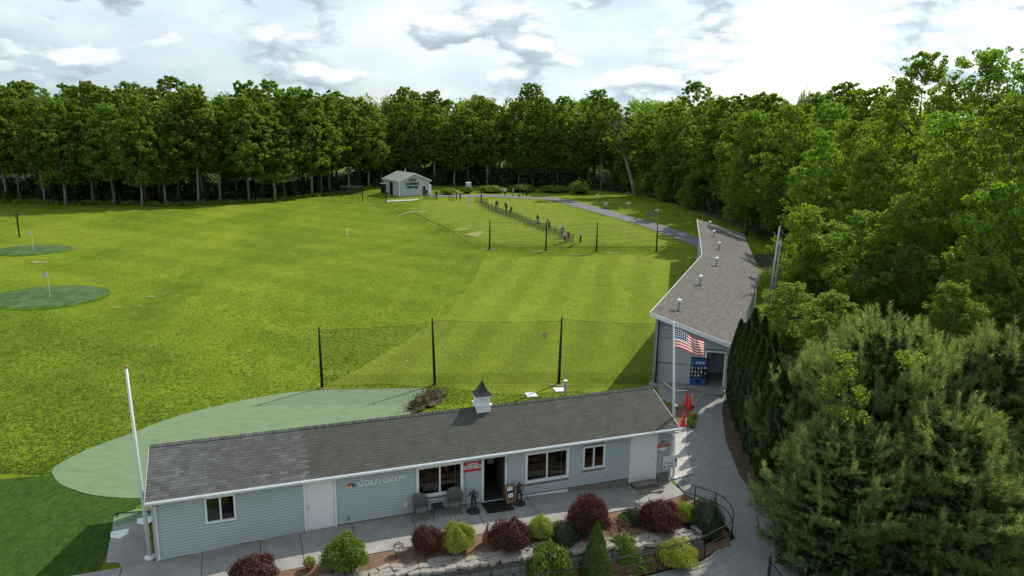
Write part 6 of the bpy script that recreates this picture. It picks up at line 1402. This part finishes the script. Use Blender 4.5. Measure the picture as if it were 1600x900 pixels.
# scrubby round bushes along the far edge of the path
for i, (px, py, w, top, lab) in enumerate(((768, 301, 40, 290, 'round grey-green bush left of the path bend beside the pale object'), (815, 299, 42, 288, 'broad bush right of the grey-green bush at the forest foot'), (868, 300, 46, 290, 'broad bush at the forest foot right of the golf group'), (730, 302, 20, 292, 'small bright bush right of the hut'), (700, 304, 26, 294, 'weedy bush just right of the hut'), (906, 303, 34, 284, 'low bush at the forest foot left of the lamp post'))):
    t = shrub('edge_bush', 'loose', px, w, py, top, U, lab, 'bush'); t['group'] = 'bushes along the far path'; 
    f = [c for c in t.children if c.name.startswith('foliage')][0]; me = shrub_mesh(90 + i, 'leaf_forest' if i != 3 else 'leaf_green', 2600, .17); f.data = me
p = gp(732, 301); t = thing('blue_bin', 'pale blue upright bin at the forest foot right of the hut', 'bin', p); MB().box(-.5, .5, -.5, .5, 0, 2.0).build('body', 'pale_siding', t); MB().box(-.55, .55, -.55, .55, 2.0, 2.12).build('lid', 'white_paint', t)
# ------------------------------------------------------------------ people on the tee
def person(px, py, kind, rz, top, legs, label, s=1.0, hair='hair'):
    p = gp(px, py); t = thing('person', label, 'person', p, rz, 'golfers'); J = pose(kind); hz = J['pel'][2] - .04; nz = J['neck'][2] + .0; hd = Vector(J['head'][:3]); cr = Vector(J['crown'][:3]); ha = [Vector(J[k][:3]) for k in ('haL', 'haR', 'wrL', 'wrR')]
    def asg(c):
        if (c - hd).length < .17 or (c - cr).length < .13: return 3 if ((c - hd).dot(cr - hd) > .03 or c.y > hd.y + .05) else 2
        if min((c - q).length for q in ha) < .085: return 2
        if c.z < .075: return 4
        return 1 if c.z < hz else 0
    me = skin_figure(J, BODY_E, 'body', [top, legs, 'skin', hair, 'cloth_white'], asg); put('body', me, t); t.scale = (s, s, s); return t
def club(px, py, z, a, b, label):
    p = gp(px, py); t = thing('golf_club', label, 'golf club', (p.x, p.y, p.z)); MB().tube([a, b], .016, 6).build('shaft', 'galvanised', t); MB().tube([b, (b[0] + .12, b[1], b[2])], [.03, .04], 6).build('head', 'black_metal', t)
def golf_bag(px, py, label, mat):
    p = gp(px, py); t = thing('golf_bag', label, 'golf bag', p, R(20), 'golf bags'); MB().tube([(0, 0, .05), (.28, 0, .85)], [.14, .16], 10).build('bag_body', mat, t); MB().tube([(.26, .12, .75), (.34, .3, 0)], .012, 5).build('stand_leg', 'black_metal', t)
    MB().tube([(.26, -.12, .75), (.34, -.3, 0)], .012, 5).build('stand_leg', 'black_metal', t)
    for k in range(4): MB().tube([(.28 + .03 * k - .05, .04 * k - .06, .8), (.36 + .04 * k - .05, .05 * k - .08, 1.12)], [.012, .03], 5).build('club_head', 'galvanised', t)
person(907, 380, 'clasp', R(-80), 'cloth_white', 'cloth_black', 'person in pale shirt and black trousers standing alone facing the tee', 1.02)
person(879, 373, 'stand', R(20), 'cloth_grey', 'cloth_blue', 'person in grey-blue shirt at the near end of the divider row', 1.02)
person(883, 379, 'address', R(-60), 'cloth_white', 'cloth_blue', 'person in white shirt and blue shorts bending at the near end of the dividers', .95)
person(888.5, 378, 'clasp', R(30), 'cloth_red', 'cloth_red', 'person in dark red right of the white-shirted golfer', .82)
person(858, 357, 'address', R(-70), 'cloth_grey', 'cloth_black', 'golfer in grey bending over beside the second far net pole', 1.0)
person(840, 352, 'stand', R(120), 'cloth_black', 'cloth_grey', 'person in black top halfway along the dividers', .98)
person(776, 329, 'stand', R(180), 'cloth_black', 'cloth_grey', 'person in black top and grey trousers near the head of the dividers', 1.05)
person(791.5, 331, 'address', R(-50), 'cloth_black', 'cloth_black', 'golfer all in black bending near the head of the dividers', 1.05)
person(752, 316.5, 'stand', R(-60), 'cloth_blue', 'cloth_black', 'person in blue top where the dividers begin', 1.08)
person(735.5, 317, 'crouch', R(-30), 'cloth_white', 'cloth_tan', 'crouching person in white where the path meets the tee', 1.1)
person(719, 315, 'stand', R(60), 'cloth_blue', 'cloth_blue', 'person in dark blue right of the red-topped person', 1.08)
person(713, 313, 'swing', R(80), 'cloth_red', 'cloth_black', 'person in red top left of the dark blue person', 1.05)
person(682, 311.5, 'stand', R(30), 'cloth_black', 'cloth_black', 'person in black a few steps right of the hut', 1.05)
person(666.5, 310, 'stand', R(-30), 'cloth_black', 'cloth_grey', 'person in dark clothes outside the hut door', 1.05)
person(789, 306.5, 'stand', R(10), 'cloth_white', 'cloth_black', 'person in white on the far side of the path', 1.05)
person(801.5, 307, 'stand', R(60), 'cloth_grey', 'cloth_blue', 'person in grey left of the dark golf bags by the path', 1.05)
person(947, 325.5, 'crouch', R(-40), 'cloth_white', 'cloth_black', 'crouching person in white shirt beside the path', 1.15)
person(816, 307, 'address', R(90), 'cloth_black', 'cloth_black', 'person in black stooping over the golf bags by the path', 1.05)
person(607.5, 312, 'address', R(-90), 'cloth_black', 'cloth_tan', 'golfer in black bending on the grass before the hut', 1.05)
golf_bag(822, 307, 'dark golf bag at the far side of the path', 'cloth_black'); golf_bag(810, 307.5, 'dark blue golf bag at the far side of the path', 'cloth_blue'); golf_bag(797, 332, 'black golf bag beside the golfer in black', 'cloth_black'); golf_bag(733, 318.5, 'pale golf bag near the crouching person at the tee', 'cloth_white')
club(858, 357, 0, (-.45, -.15, .75), (-.95, -.35, 1.5), 'golf club held up by the bending grey golfer'); club(883, 379, 0, (-.36, -.2, .74), (-.8, -.3, .05), 'golf club of the bending golfer in white')

# ------------------------------------------------------------------ rough grass on the near field
def inside(px, py, poly):
    r = np.zeros(len(px), bool); n = len(poly)
    for i in range(n):
        x0, y0 = poly[i][0], poly[i][1]; x1, y1 = poly[(i + 1) % n][0], poly[(i + 1) % n][1]
        c = ((y0 > py) != (y1 > py)); c &= px < (x1 - x0) * (py - y0) / (y1 - y0 + 1e-12) + x0; r ^= c
    return r
def rough_grass():
    rs = np.random.RandomState(77); n = 110000; y = 30 + 42 * rs.random(n) ** 1.7; x = -y * .78 + rs.random(n) * (y * .78 + 8)
    cl = np.sin(x * .9 + 1.3 * np.sin(y * .5)) * np.sin(y * 1.1 + 1.7 * np.sin(x * .37)) + .7 * np.sin(x * .31 + y * .23)
    k = (cl * .45 + rs.normal(size=n) * .8 > .1 + 1.2 * np.clip((y - 46) / 26, 0, 1)); bad = inside(x, y, mat_pts) | inside(x, y, dark_pts) | inside(x, y, mown) | inside(x, y, flap)
    a = (x - B0[0]) * BU[0] + (y - B0[1]) * BU[1]; b = (x - B0[0]) * BV[0] + (y - B0[1]) * BV[1]; bad |= (a > -4) & (b < 5.5)
    for px, py, rx, ry in ((76, 464, 82, 14.5), (52, 391, 53, 8)):
        c = gp(px, py); e = gp(px + rx, py); q = gp(px, py - ry); bad |= ((x - c.x) / ((e - c).length * 1.15)) ** 2 + ((y - c.y) / ((q - c).length * 1.15)) ** 2 < 1
    k &= ~bad; x, y = x[k], y[k]; z = T(x, y); n = len(x); B = 3
    X = np.repeat(np.stack([x, y, z], 1), B, 0); X[:, :2] += rs.normal(size=(n * B, 2)) * .04; h = rs.uniform(.025, .075, n * B) * np.repeat(rs.uniform(.6, 1.25, n), B); an = rs.random(n * B) * 6.283; w = rs.uniform(.025, .06, n * B)
    sd_ = np.stack([np.cos(an), np.sin(an), np.zeros(n * B)], 1) * w[:, None]; tip = X + np.stack([rs.normal(size=n * B) * .04, rs.normal(size=n * B) * .04, h], 1)
    v = np.empty((n * B, 3, 3)); v[:, 0] = X - sd_; v[:, 1] = X + sd_; v[:, 2] = tip; v[:, :2, 2] -= .01
    o = put('rough_grass', np_mesh('rough_grass', v.reshape(-1, 3), np.arange(n * B * 3).reshape(-1, 3), 'leaf_grass')); tag(o, 'tufts of longer grass on the left side of the field', 'grass', kind='stuff')
rough_grass()
